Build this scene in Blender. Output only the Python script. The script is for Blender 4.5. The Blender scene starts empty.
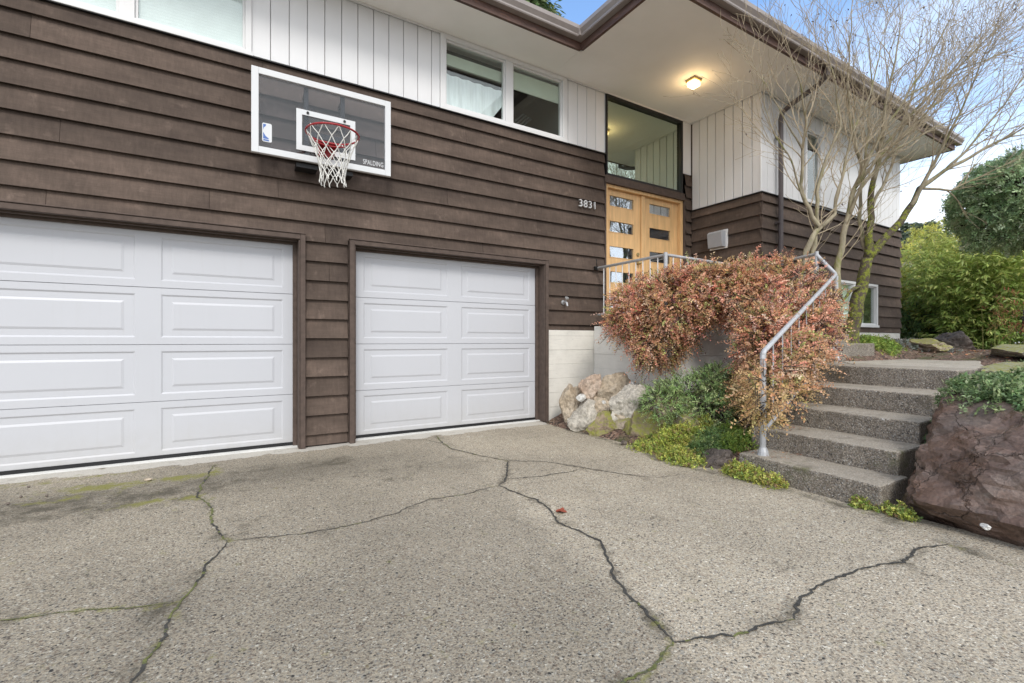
import bpy, bmesh, math, random
import numpy as np
from mathutils import Vector, Matrix, noise as mnoise
random.seed(7); RNG = np.random.default_rng(11)
scene = bpy.context.scene
COL = scene.collection
R = math.radians

# ------------------------------------------------------------------ materials
def newmat(name):
    m = bpy.data.materials.new(name); m.use_nodes = True
    nt = m.node_tree; b = nt.nodes['Principled BSDF']
    return m, nt, b
def N(nt, typ, **kw):
    n = nt.nodes.new(typ)
    for k, v in kw.items():
        if k in n.inputs.keys(): n.inputs[k].default_value = v
        else: setattr(n, k, v)
    return n
def L(nt, a, b): nt.links.new(a, b)
def coords(nt, scale=(1, 1, 1)):
    tc = N(nt, 'ShaderNodeTexCoord'); mp = N(nt, 'ShaderNodeMapping')
    mp.inputs['Scale'].default_value = scale
    L(nt, tc.outputs['Object'], mp.inputs['Vector'])
    return mp.outputs['Vector']
def noise(nt, vec, scale, detail=4, rough=.55):
    n = N(nt, 'ShaderNodeTexNoise'); n.inputs['Scale'].default_value = scale
    n.inputs['Detail'].default_value = detail; n.inputs['Roughness'].default_value = rough
    L(nt, vec, n.inputs['Vector']); return n
def ramp(nt, fac, stops, interp='LINEAR'):
    r = N(nt, 'ShaderNodeValToRGB'); r.color_ramp.interpolation = interp
    e = r.color_ramp.elements
    while len(e) < len(stops): e.new(.5)
    for i, (p, c) in enumerate(stops):
        e[i].position = p
        e[i].color = (c, c, c, 1) if isinstance(c, (int, float)) else (*c, 1)
    L(nt, fac, r.inputs['Fac']); return r.outputs['Color']
def mix(nt, fac, a, b, mode='MIX'):
    m = N(nt, 'ShaderNodeMix'); m.data_type = 'RGBA'; m.blend_type = mode
    for s, v in ((m.inputs[0], fac), (m.inputs[6], a), (m.inputs[7], b)):
        if isinstance(v, (int, float)): s.default_value = v
        elif isinstance(v, tuple): s.default_value = (*v, 1)
        else: L(nt, v, s)
    return m.outputs[2]
def bump(nt, b, h, strength=.3, dist=.01):
    bp = N(nt, 'ShaderNodeBump'); bp.inputs['Strength'].default_value = strength
    bp.inputs['Distance'].default_value = dist
    L(nt, h, bp.inputs['Height']); L(nt, bp.outputs['Normal'], b.inputs['Normal'])
def attr(nt, name, out='Color'):
    a = N(nt, 'ShaderNodeAttribute'); a.attribute_name = name; return a.outputs[out]
def pmat(name, col, rough=.6, var=.12, vscale=4, bmp=0, bscale=60, metal=0, spec=.4, stretch=(1, 1, 1), tint=False, dirt=None):
    m, nt, b = newmat(name)
    v = coords(nt, stretch); n = noise(nt, v, vscale)
    c = mix(nt, ramp(nt, n.outputs['Fac'], [(.3, 0.), (.7, 1.)]), tuple(x * (1 - var) for x in col), tuple(min(1, x * (1 + var)) for x in col))
    if dirt:
        n2 = noise(nt, v, dirt[1], 8, .65)
        c = mix(nt, ramp(nt, n2.outputs['Fac'], [(dirt[2], 0.), (dirt[2] + .15, 1.)]), c, dirt[0])
    if tint: c = mix(nt, 1., c, attr(nt, 'tint'), 'MULTIPLY')
    L(nt, c, b.inputs['Base Color'])
    b.inputs['Roughness'].default_value = rough; b.inputs['Metallic'].default_value = metal
    b.inputs['Specular IOR Level'].default_value = spec
    if bmp:
        n3 = noise(nt, v, bscale, 6); bump(nt, b, n3.outputs['Fac'], bmp)
    return m
M = {}
def woodmat():
    m, nt, b = newmat('brown stained siding'); v = coords(nt)
    blot = noise(nt, coords(nt, (1, 1, 2.2)), 2.3, 7, .65); saw = noise(nt, coords(nt, (1, 1, .12)), 38, 5, .7); grain = noise(nt, coords(nt, (.5, .5, 16)), 6, 6, .6); bl2 = noise(nt, v, 7, 5, .6)
    c = ramp(nt, blot.outputs['Fac'], [(.28, (.066, .047, .038)), (.50, (.092, .067, .053)), (.70, (.122, .088, .070))])
    c = mix(nt, ramp(nt, bl2.outputs['Fac'], [(.60, 0.), (.78, .6)]), c, (.21, .155, .125))
    c = mix(nt, .65, c, ramp(nt, saw.outputs['Fac'], [(.25, .70), (.75, 1.28)]), 'MULTIPLY')
    c = mix(nt, .5, c, ramp(nt, grain.outputs['Fac'], [(.25, .75), (.75, 1.22)]), 'MULTIPLY')
    c = mix(nt, 1., c, attr(nt, 'tint'), 'MULTIPLY')
    L(nt, c, b.inputs['Base Color']); b.inputs['Roughness'].default_value = .78; b.inputs['Specular IOR Level'].default_value = .25
    bump(nt, b, saw.outputs['Fac'], .25, .006); return m
M['wood'] = woodmat()
M['oldwood'] = pmat('brown stained siding', (.195, .155, .128), .75, .16, 3, .25, 40, stretch=(1.2, 1.2, 18), tint=True, spec=.25, dirt=((.26, .21, .175), 5, .60))
M['trim'] = pmat('brown trim', (.095, .070, .058), .7, .18, 6, .15, 50, stretch=(3, 3, 3), spec=.25)
M['white'] = pmat('white board paint', (.73, .73, .735), .55, .03, 2, .05, 80, tint=True)
M['frame'] = pmat('white frame paint', (.70, .70, .70), .4, .02, 3)
M['gdoor'] = pmat('white garage door paint', (.56, .57, .60), .42, .025, 1.2, .04, 200)
def gdoormat():
    m, nt, b = newmat('white garage door paint'); v = coords(nt); n = noise(nt, v, 1.2, 5); n2 = noise(nt, v, 9, 9, .7); n3 = noise(nt, coords(nt, (14, 14, .6)), 2, 6)
    c = mix(nt, n.outputs['Fac'], (.485, .495, .525), (.53, .54, .57))
    tc_ = N(nt, 'ShaderNodeTexCoord'); sx_ = N(nt, 'ShaderNodeSeparateXYZ'); L(nt, tc_.outputs['Object'], sx_.inputs[0])
    low_ = ramp(nt, sx_.outputs['Z'], [(.02, 1.), (.10, .55), (.35, .10), (.8, .0)])
    ad_ = N(nt, 'ShaderNodeMath', operation='MULTIPLY'); L(nt, low_, ad_.inputs[0]); L(nt, n2.outputs['Fac'], ad_.inputs[1])
    c = mix(nt, ad_.outputs[0], c, (.36, .34, .30))                     # splashed dirt along the bottom
    c = mix(nt, ramp(nt, n3.outputs['Fac'], [(.58, 0.), (.75, .16)]), c, (.44, .44, .44))
    L(nt, c, b.inputs['Base Color']); b.inputs['Roughness'].default_value = .42; b.inputs['Specular IOR Level'].default_value = .4; return m
M['gdoor'] = gdoormat()
M['soffit'] = pmat('soffit paint', (.90, .885, .85), .7, .05, 1.2, .08, 60)
M['fascia'] = pmat('weathered brown fascia', (.10, .058, .046), .6, .3, 2, .2, 50, stretch=(2, 2, 8), dirt=((.20, .10, .065), 4, .56))
M['gutter'] = pmat('brown gutter metal', (.30, .265, .25), .35, .1, 3, spec=.5)
M['pipe'] = pmat('brown downspout', (.085, .07, .07), .4, .1, 4)
M['roof'] = pmat('dark roofing', (.06, .055, .05), .9, .25, 12, .4, 120)
M['black'] = pmat('black frame', (.012, .012, .013), .45, .2, 5)
M['door'] = pmat('clear finished fir', (.70, .45, .215), .42, .16, 3, .08, 60, stretch=(7, 7, .7), spec=.4)
M['steel'] = pmat('galvanised steel', (.50, .51, .52), .45, .12, 9, .05, 120, metal=.55)
M['railp'] = pmat('silver painted rail', (.42, .43, .445), .42, .14, 14, .08, 150, metal=.25, dirt=((.30, .28, .26), 20, .63))
M['vent'] = pmat('grey vent paint', (.33, .34, .36), .5, .1, 5)
M['dark'] = pmat('dark interior', (.05, .052, .055), .8, .2, 2)
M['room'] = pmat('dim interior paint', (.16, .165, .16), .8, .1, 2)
M['blind'] = pmat('white blind', (.86, .87, .88), .7, .04, 6)
M['shade'] = pmat('pale green shade', (.72, .77, .66), .7, .06, 6)
M['reflection_sheet'] = pmat('sheer grey curtain', (.80, .82, .84), .8, .12, 5, .15, 30, stretch=(5, 5, .6))
M['red'] = pmat('red rim paint', (.33, .022, .028), .4, .12, 12)
M['net'] = pmat('white net cord', (.72, .71, .67), .8, .1, 20)
M['decalw'] = pmat('white vinyl', (.64, .65, .66), .4, .02, 4)
M['decalb'] = pmat('blue vinyl', (.08, .16, .42), .4, .03, 4)
M['bolt'] = pmat('dark bolt', (.03, .03, .03), .35, .1, 9, metal=.5)
M['num'] = pmat('silver numerals', (.62, .62, .62), .35, .05, 9, metal=.3)
M['bark'] = pmat('grey bark', (.31, .27, .19), .85, .35, 14, .6, 60, stretch=(1, 1, .4), dirt=((.20, .20, .07), 9, .50))
M['twig'] = pmat('tan twig', (.37, .305, .21), .8, .25, 8)
M['stem'] = pmat('dark shrub stem', (.06, .045, .035), .85, .3, 12, .3, 50)
M['culm'] = pmat('bamboo culm', (.30, .30, .11), .5, .2, 5)

def leafmat(name, rough=.5, spec=.4, trans=.25):
    m, nt, b = newmat(name)
    c = attr(nt, 'tint'); L(nt, c, b.inputs['Base Color'])
    b.inputs['Roughness'].default_value = rough; b.inputs['Specular IOR Level'].default_value = spec
    t = N(nt, 'ShaderNodeBsdfTranslucent'); L(nt, c, t.inputs['Color'])
    mx = N(nt, 'ShaderNodeMixShader'); mx.inputs[0].default_value = trans
    L(nt, b.outputs[0], mx.inputs[1]); L(nt, t.outputs[0], mx.inputs[2])
    L(nt, mx.outputs[0], nt.nodes['Material Output'].inputs['Surface'])
    return m
M['leaf'] = leafmat('leaf', trans=.42); M['needle'] = leafmat('needle', .6, .25, .3); M['litter'] = leafmat('litter', .85, .2, .1)

def glassmat(name, tint, refl, gl=(.95, .98, .96), rough=.015, fk=1.1):
    """window glass: mirror part by facing, the rest see-through (or a dark coating)"""
    m, nt, b = newmat(name)
    g = N(nt, 'ShaderNodeBsdfGlossy'); g.inputs['Roughness'].default_value = rough
    g.inputs['Color'].default_value = (*gl, 1)
    t = N(nt, 'ShaderNodeBsdfTransparent'); t.inputs['Color'].default_value = (*tint, 1)
    lw = N(nt, 'ShaderNodeFresnel'); geo = N(nt, 'ShaderNodeNewGeometry')
    io = N(nt, 'ShaderNodeMath', operation='MULTIPLY_ADD'); io.inputs[1].default_value = 1 / 1.5 - 1.5; io.inputs[2].default_value = 1.5   # thin pane: same reflection from either face
    L(nt, geo.outputs['Backfacing'], io.inputs[0]); L(nt, io.outputs[0], lw.inputs['IOR'])
    ma = N(nt, 'ShaderNodeMath', operation='MULTIPLY_ADD'); ma.inputs[1].default_value = fk; ma.inputs[2].default_value = refl
    ma.use_clamp = True; L(nt, lw.outputs[0], ma.inputs[0])
    mx = N(nt, 'ShaderNodeMixShader'); L(nt, ma.outputs[0], mx.inputs[0])
    L(nt, t.outputs[0], mx.inputs[1]); L(nt, g.outputs[0], mx.inputs[2])
    L(nt, mx.outputs[0], nt.nodes['Material Output'].inputs['Surface'])
    return m
M['glass'] = glassmat('window glass', (.92, .95, .94), .02)
M['reflglass'] = glassmat('reflective green glass', (.45, .55, .45), .50, (.80, .92, .78))
M['liteglass'] = glassmat('door lite glass', (.80, .86, .92), .34, (.92, .97, 1.))
M['acrylic'] = glassmat('smoked acrylic', (.86, .87, .90), .01, rough=.05, fk=.7)

def lampmat():
    m, nt, b = newmat('lamp glass')
    b.inputs['Base Color'].default_value = (.9, .8, .6, 1)
    b.inputs['Emission Color'].default_value = (1, .66, .28, 1); b.inputs['Emission Strength'].default_value = 5.5
    return m
M['lamp'] = lampmat()
M['brass'] = pmat('lamp base', (.42, .33, .16), .4, .1, 9, metal=.4)

def concrete_board(name, col):
    m, nt, b = newmat(name); v = coords(nt)
    n = noise(nt, v, 2.5, 6); n2 = noise(nt, v, 24, 8, .7); n3 = noise(nt, coords(nt, (1.5, 1.5, 14)), 3, 5)
    c = mix(nt, ramp(nt, n.outputs['Fac'], [(.35, 0.), (.7, 1.)]), tuple(x * .86 for x in col), tuple(min(1, x * 1.1) for x in col))
    c = mix(nt, ramp(nt, n3.outputs['Fac'], [(.55, 0.), (.75, .45)]), c, tuple(x * .72 for x in col))
    c = mix(nt, ramp(nt, n2.outputs['Fac'], [(.62, 0.), (.72, .7)]), c, tuple(x * .5 for x in col))
    L(nt, c, b.inputs['Base Color']); b.inputs['Roughness'].default_value = .85
    bump(nt, b, n2.outputs['Fac'], .25); return m
M['painted'] = concrete_board('cream painted concrete', (.74, .72, .66))
M['conc'] = concrete_board('grey planter concrete', (.72, .705, .67))
M['slab'] = concrete_board('pale apron concrete', (.66, .655, .63))

def aggregate(name, drive=False, dark=1.0, cement=(.46, .415, .35), sc=88):
    m, nt, b = newmat(name); v = coords(nt)
    warp = noise(nt, v, 30, 2)
    va = N(nt, 'ShaderNodeVectorMath', operation='MULTIPLY_ADD'); va.inputs[1].default_value = (.012,) * 3
    L(nt, warp.outputs['Color'], va.inputs[0]); L(nt, v, va.inputs[2])
    vo = N(nt, 'ShaderNodeTexVoronoi'); vo.inputs['Scale'].default_value = sc; L(nt, va.outputs[0], vo.inputs['Vector'])
    sep = N(nt, 'ShaderNodeSeparateColor'); L(nt, vo.outputs['Color'], sep.inputs[0])
    D = dark
    st = [(0, (.05, .05, .052)), (.08, (.17, .145, .125)), (.22, (.34, .295, .24)), (.42, (.47, .41, .335)), (.60, (.36, .345, .32)), (.74, (.52, .45, .36)), (.86, (.26, .20, .16)), (.94, (.70, .67, .61))]
    peb = ramp(nt, sep.outputs[0], [(p, tuple(x * D for x in c)) for p, c in st], 'CONSTANT')
    ce = tuple(x * D for x in cement)
    vo2 = N(nt, 'ShaderNodeTexVoronoi'); vo2.inputs['Scale'].default_value = sc * 1.9; L(nt, va.outputs[0], vo2.inputs['Vector'])
    sep2 = N(nt, 'ShaderNodeSeparateColor'); L(nt, vo2.outputs['Color'], sep2.inputs[0])
    peb2 = ramp(nt, sep2.outputs[0], [(p, tuple(x * D for x in c)) for p, c in st], 'CONSTANT')
    ms = noise(nt, v, 35, 4)
    peb = mix(nt, ramp(nt, ms.outputs['Fac'], [(.42, 0.), (.50, 1.)]), peb, mix(nt, .92, ce, peb2))
    edge = ramp(nt, vo.outputs['Distance'], [(.50, 0.), (.78, 1.)])
    big = noise(nt, v, 1.1, 6, .6)
    sel = ramp(nt, sep.outputs[1], [(.55, 0.), (.6, 1.)])          # some cells are covered by the cement skin
    c = mix(nt, edge, peb, ce)
    c = mix(nt, mix(nt, .5, sel, sel), c, mix(nt, .15, c, ce))
    fine = noise(nt, v, 260, 2)
    c = mix(nt, .5, c, ramp(nt, fine.outputs['Fac'], [(.3, .55), (.7, 1.35)]), 'MULTIPLY')
    c = mix(nt, 1., c, ramp(nt, big.outputs['Fac'], [(.3, .84), (.7, 1.12)]), 'MULTIPLY')
    rough = .8
    if drive:
        br = noise(nt, v, 5, 12, .74); br2 = noise(nt, v, 4, 6, .6)
        tone = attr(nt, 'tone'); c = mix(nt, 1., c, tone, 'MULTIPLY')
        def patch(name, col, lo, hi, strength, nz):
            n0 = N(nt, 'ShaderNodeMath', operation='MULTIPLY_ADD'); n0.inputs[1].default_value = 4.0; n0.inputs[2].default_value = -2.05; L(nt, nz.outputs['Fac'], n0.inputs[0])
            ad = N(nt, 'ShaderNodeMath', operation='ADD')
            L(nt, attr(nt, name, 'Fac'), ad.inputs[0]); L(nt, n0.outputs[0], ad.inputs[1])
            f = ramp(nt, ad.outputs[0], [(lo, 0.), (hi, strength)])
            return mix(nt, f, c, col)
        c = patch('pale', (.60, .58, .54), .78, 1.4, .6, br2)
        c = patch('stain_shade', (.060, .052, .036), .26, 1.0, .8, br)
        br3 = noise(nt, v, 8, 12, .74); c = patch('moss', (.19, .185, .045), .36, .95, .9, br3)
    else:
        fl = noise(nt, v, 7, 6, .65)
        gm = N(nt, 'ShaderNodeNewGeometry'); sx = N(nt, 'ShaderNodeSeparateXYZ'); L(nt, gm.outputs['Normal'], sx.inputs[0])
        up = ramp(nt, sx.outputs['Z'], [(.5, 0.), (.9, 1.)])
        c = mix(nt, mix(nt, 1., up, (.38, .38, .38), 'MULTIPLY'), c, (.46, .415, .34))   # upward faces paler: light on the treads put into the colour
        c = mix(nt, ramp(nt, fl.outputs['Fac'], [(.52, 0.), (.70, .65)]), c, (.10, .085, .06))
        fm = noise(nt, v, 3.1, 8, .7); c = mix(nt, ramp(nt, fm.outputs['Fac'], [(.58, 0.), (.70, .7)]), c, (.10, .105, .04))
    L(nt, c, b.inputs['Base Color']); b.inputs['Roughness'].default_value = rough; b.inputs['Specular IOR Level'].default_value = .3
    inv = N(nt, 'ShaderNodeMath', operation='SUBTRACT'); inv.inputs[0].default_value = 1; L(nt, vo.outputs['Distance'], inv.inputs[1])
    bump(nt, b, inv.outputs[0], .55, .006)
    return m
M['drive'] = aggregate('exposed aggregate driveway', True)
M['step'] = aggregate('exposed aggregate step', False, .74, (.21, .18, .145), 92)
M['path'] = aggregate('worn aggregate path', False, .95, (.36, .34, .30), 88)
M['crack'] = pmat('crack filler', (.05, .048, .043), .9, .4, 30, .5, 120)
M['crackmoss'] = pmat('mossy crack', (.13, .14, .045), .95, .4, 30, .6, 150, dirt=((.075, .075, .06), 25, .50))
M['tar'] = pmat('grey crack sealer', (.15, .15, .145), .7, .2, 30, .3, 100)

def soilmat():
    m, nt, b = newmat('bark mulch soil'); v = coords(nt)
    vo = N(nt, 'ShaderNodeTexVoronoi'); vo.inputs['Scale'].default_value = 45
    w = noise(nt, v, 18, 3); va = N(nt, 'ShaderNodeVectorMath', operation='MULTIPLY_ADD'); va.inputs[1].default_value = (.06,) * 3
    L(nt, w.outputs['Color'], va.inputs[0]); L(nt, v, va.inputs[2]); L(nt, va.outputs[0], vo.inputs['Vector'])
    sep = N(nt, 'ShaderNodeSeparateColor'); L(nt, vo.outputs['Color'], sep.inputs[0])
    c = ramp(nt, sep.outputs[0], [(0, (.05, .035, .027)), (.3, (.13, .08, .06)), (.6, (.20, .12, .085)), (.85, (.30, .21, .155))], 'CONSTANT')
    n = noise(nt, v, 3, 6); c = mix(nt, ramp(nt, n.outputs['Fac'], [(.5, 0.), (.65, .8)]), c, (.075, .085, .03))
    L(nt, c, b.inputs['Base Color']); b.inputs['Roughness'].default_value = .95
    bump(nt, b, vo.outputs['Distance'], .8, .02); return m
M['soil'] = soilmat()
M['ground'] = pmat('distant ground', (.08, .085, .05), .95, .3, .3)

def rockmat(name, c1, c2, moss=0., rough=.75, spec=.35, mosscol=(.24, .24, .05), sc=3.):
    m, nt, b = newmat(name); v = coords(nt)
    n = noise(nt, v, sc, 8, .65); n2 = noise(nt, v, sc * 9, 8, .7); n3 = noise(nt, v, sc * .8, 5)
    c = mix(nt, ramp(nt, n.outputs['Fac'], [(.32, 0.), (.68, 1.)]), c1, c2)
    c = mix(nt, .95, c, ramp(nt, n2.outputs['Fac'], [(.28, .40), (.72, 1.5)]), 'MULTIPLY')
    if moss:
        gm = N(nt, 'ShaderNodeNewGeometry'); sx = N(nt, 'ShaderNodeSeparateXYZ'); L(nt, gm.outputs['Normal'], sx.inputs[0])
        ma = N(nt, 'ShaderNodeMath', operation='MULTIPLY_ADD'); ma.inputs[1].default_value = .25
        L(nt, sx.outputs['Z'], ma.inputs[0]); L(nt, n3.outputs['Fac'], ma.inputs[2])
        f = ramp(nt, ma.outputs[0], [(.64 - moss * .35, 0.), (.74 - moss * .35, 1.)])
        f = mix(nt, 1., f, ramp(nt, n2.outputs['Fac'], [(.36, .15), (.56, 1.)]), 'MULTIPLY')
        c = mix(nt, f, c, mix(nt, n2.outputs['Fac'], tuple(x * .3 for x in mosscol), tuple(x * 1.4 for x in mosscol)))
    L(nt, c, b.inputs['Base Color']); b.inputs['Roughness'].default_value = rough; b.inputs['Specular IOR Level'].default_value = spec
    bump(nt, b, n2.outputs['Fac'], .6, .02); return m
M['r_tan'] = rockmat('tan rock', (.36, .28, .19), (.52, .45, .36))
M['r_pink'] = rockmat('pinkish rock', (.40, .285, .21), (.52, .44, .36))
M['r_grey'] = rockmat('grey rock', (.38, .35, .30), (.56, .52, .45))
M['r_white'] = rockmat('white stone', (.50, .49, .46), (.66, .65, .62))
M['r_moss'] = rockmat('mossy rock', (.28, .21, .15), (.42, .34, .25), .62)
M['r_halfmoss'] = rockmat('half mossy rock', (.36, .29, .22), (.48, .41, .32), .35)
M['r_dark'] = rockmat('dark rock', (.08, .066, .058), (.19, .155, .13))
M['r_flat'] = rockmat('flat path stone', (.38, .365, .33), (.52, .49, .44), .3)
def boulder_mat():
    m, nt, b = newmat('wet basalt boulder'); v = coords(nt)
    n = noise(nt, v, 2.6, 6, .55); n2 = noise(nt, v, 55, 8, .75); n3 = noise(nt, v, 7, 8, .65); n4 = noise(nt, v, 13, 6, .6)
    def warp(sc_, amt, seedscale=(1, 1, 1)):
        w_ = noise(nt, coords(nt, seedscale), sc_, 5, .65); va = N(nt, 'ShaderNodeVectorMath', operation='MULTIPLY_ADD'); va.inputs[1].default_value = (amt,) * 3
        L(nt, w_.outputs['Color'], va.inputs[0]); L(nt, v, va.inputs[2]); return va.outputs[0]
    def vor(vec, sc_, feature='F1'):
        o = N(nt, 'ShaderNodeTexVoronoi', feature=feature); o.inputs['Scale'].default_value = sc_; L(nt, vec, o.inputs['Vector']); return o
    wa = warp(5, .22); wb = warp(11, .07)
    e1 = vor(wa, 2.6, 'DISTANCE_TO_EDGE'); c1 = vor(wa, 2.6); e2 = vor(wb, 8.5, 'DISTANCE_TO_EDGE'); c2 = vor(wb, 8.5); c3 = vor(wb, 24)
    g1 = ramp(nt, e1.outputs['Distance'], [(0., .2), (.016, 1.)]); g2 = ramp(nt, e2.outputs['Distance'], [(0., .25), (.03, 1.)])
    s1 = N(nt, 'ShaderNodeSeparateColor'); L(nt, c1.outputs['Color'], s1.inputs[0]); s2 = N(nt, 'ShaderNodeSeparateColor'); L(nt, c2.outputs['Color'], s2.inputs[0]); s3 = N(nt, 'ShaderNodeSeparateColor'); L(nt, c3.outputs['Color'], s3.inputs[0])
    c = ramp(nt, n.outputs['Fac'], [(.35, (.085, .052, .038)), (.5, (.125, .080, .060)), (.65, (.135, .102, .085))])
    c = mix(nt, .55, c, ramp(nt, s2.outputs[0], [(0., .62), (1., 1.35)]), 'MULTIPLY')
    c = mix(nt, .85, c, ramp(nt, n2.outputs['Fac'], [(.32, .45), (.68, 1.55)]), 'MULTIPLY')
    c = mix(nt, ramp(nt, n4.outputs['Fac'], [(.62, 0.), (.74, .5)]), c, (.23, .20, .175))
    c = mix(nt, .45, c, g1, 'MULTIPLY'); c = mix(nt, .35, c, g2, 'MULTIPLY')
    L(nt, c, b.inputs['Base Color'])
    L(nt, ramp(nt, n3.outputs['Fac'], [(.38, .20), (.60, .58)]), b.inputs['Roughness']); b.inputs['Specular IOR Level'].default_value = .55
    def addn(a_, ka, b_):
        q = N(nt, 'ShaderNodeMath', operation='MULTIPLY_ADD'); L(nt, a_, q.inputs[0]); q.inputs[1].default_value = ka
        if isinstance(b_, float): q.inputs[2].default_value = b_
        else: L(nt, b_, q.inputs[2])
        return q.outputs[0]
    h = addn(s1.outputs[0], .5, 0.); h = addn(s2.outputs[0], .32, h); h = addn(s3.outputs[0], .10, h); h = addn(g1, .35, h); h = addn(n2.outputs['Fac'], .16, h)
    bump(nt, b, h, .9, .035); return m
M['boulder'] = boulder_mat()
def mossbark():
    m, nt, b = newmat('mossy bark'); v = coords(nt)
    n = noise(nt, v, 16, 8, .7); n2 = noise(nt, v, 60, 5); 
    c = mix(nt, ramp(nt, n.outputs['Fac'], [(.46, 0.), (.56, 1.)]), (.085, .065, .05), (.19, .21, .03))
    c = mix(nt, .7, c, ramp(nt, n2.outputs['Fac'], [(.3, .5), (.7, 1.5)]), 'MULTIPLY')
    L(nt, c, b.inputs['Base Color']); b.inputs['Roughness'].default_value = .95
    bump(nt, b, n2.outputs['Fac'], .8, .02); return m
M['mossbark'] = mossbark()

# ------------------------------------------------------------------ object helpers
def world_loc(o):
    p = Vector((0, 0, 0))
    while o: p += Vector(o.location); o = o.parent
    return p
def tag(o, label=None, cat=None, group=None, kind=None):
    for k, v in (('label', label), ('category', cat), ('group', group), ('kind', kind)):
        if v: o[k] = v
    return o
def thing(name, loc, label, cat, group=None):
    o = bpy.data.objects.new(name, None); o.empty_display_size = .1
    COL.objects.link(o); o.location = loc
    return tag(o, label, cat, group)
class MB:
    def __init__(s): s.v = []; s.f = []; s.m = []; s.t = []
    def add(s, vs, fs, mi=0, tint=1.):
        o = len(s.v); s.v += [tuple(p) for p in vs]
        for f in fs: s.f.append(tuple(i + o for i in f)); s.m.append(mi); s.t.append(tint)
    def quad(s, a, b, c, d, mi=0, tint=1.): s.add([a, b, c, d], [(0, 1, 2, 3)], mi, tint)
    def box(s, x0, x1, y0, y1, z0, z1, mi=0, tint=1.):
        v = [(x, y, z) for z in (z0, z1) for y in (y0, y1) for x in (x0, x1)]
        s.add(v, [(0, 2, 3, 1), (4, 5, 7, 6), (0, 1, 5, 4), (2, 6, 7, 3), (0, 4, 6, 2), (1, 3, 7, 5)], mi, tint)
    def prism(s, prof, axis, a, b, mi=0, tint=1.):
        """profile [(p,q)] extruded along axis ('x': p=y,q=z ; 'y': p=x,q=z ; 'z': p=x,q=y)"""
        def pt(p, q, t): return {'x': (t, p, q), 'y': (p, t, q), 'z': (p, q, t)}[axis]
        n = len(prof); vs = [pt(p, q, a) for p, q in prof] + [pt(p, q, b) for p, q in prof]
        fs = [(i, (i + 1) % n, n + (i + 1) % n, n + i) for i in range(n)] + [tuple(range(n))[::-1], tuple(range(n, 2 * n))]
        s.add(vs, fs, mi, tint)
    def tube(s, pts, rad, sides=6, mi=0, tint=1., cap=True):
        pts = [Vector(p) for p in pts]; n = len(pts)
        if not hasattr(rad, '__len__'): rad = [rad] * n
        ref = None; vs = []
        for i, p in enumerate(pts):
            d = (pts[min(i + 1, n - 1)] - pts[max(i - 1, 0)])
            if d.length < 1e-9: d = Vector((0, 0, 1))
            d.normalize()
            if ref is None: ref = d.cross(Vector((.31, .77, .55))).normalized()
            u = (ref - d * ref.dot(d))
            u = u.normalized() if u.length > 1e-6 else d.orthogonal().normalized()
            ref = u; w = d.cross(u)
            for k in range(sides):
                a = 2 * math.pi * k / sides
                vs.append(p + (u * math.cos(a) + w * math.sin(a)) * rad[i])
        fs = []
        for i in range(n - 1):
            for k in range(sides):
                k2 = (k + 1) % sides
                fs.append((i * sides + k, i * sides + k2, (i + 1) * sides + k2, (i + 1) * sides + k))
        if cap: fs += [tuple(range(sides))[::-1], tuple(range((n - 1) * sides, n * sides))]
        s.add(vs, fs, mi, tint)
    def build(s, name, mats, parent=None, smooth=False, bevel=0, flip=False):
        me = bpy.data.meshes.new(name)
        off = world_loc(parent) if parent else Vector((0, 0, 0))
        me.from_pydata([(v[0] - off.x, v[1] - off.y, v[2] - off.z) for v in s.v], [], s.f)
        mats = mats if isinstance(mats, (list, tuple)) else [mats]
        for m in mats: me.materials.append(m)
        if len(mats) > 1: me.polygons.foreach_set('material_index', s.m)
        ca = me.color_attributes.new('tint', 'FLOAT_COLOR', 'CORNER')
        arr = np.ones((len(me.loops), 4), np.float32)
        lt = np.fromiter((p.loop_total for p in me.polygons), int)
        arr[:, :3] = np.repeat(np.array(s.t, np.float32), lt)[:, None]
        ca.data.foreach_set('color', arr.ravel())
        if smooth: me.polygons.foreach_set('use_smooth', [True] * len(me.polygons))
        me.update()
        bm = bmesh.new(); bm.from_mesh(me); bmesh.ops.recalc_face_normals(bm, faces=bm.faces); bm.to_mesh(me); bm.free()
        o = bpy.data.objects.new(name, me); COL.objects.link(o)
        if parent: o.parent = parent
        if bevel:
            md = o.modifiers.new('bevel', 'BEVEL'); md.width = bevel; md.segments = 2; md.limit_method = 'ANGLE'; md.angle_limit = R(40)
        return o
def B(x0, x1, y0, y1, z0, z1, name, mat, parent=None, bevel=0):
    b = MB(); b.box(x0, x1, y0, y1, z0, z1); return b.build(name, mat, parent, bevel=bevel)

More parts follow.
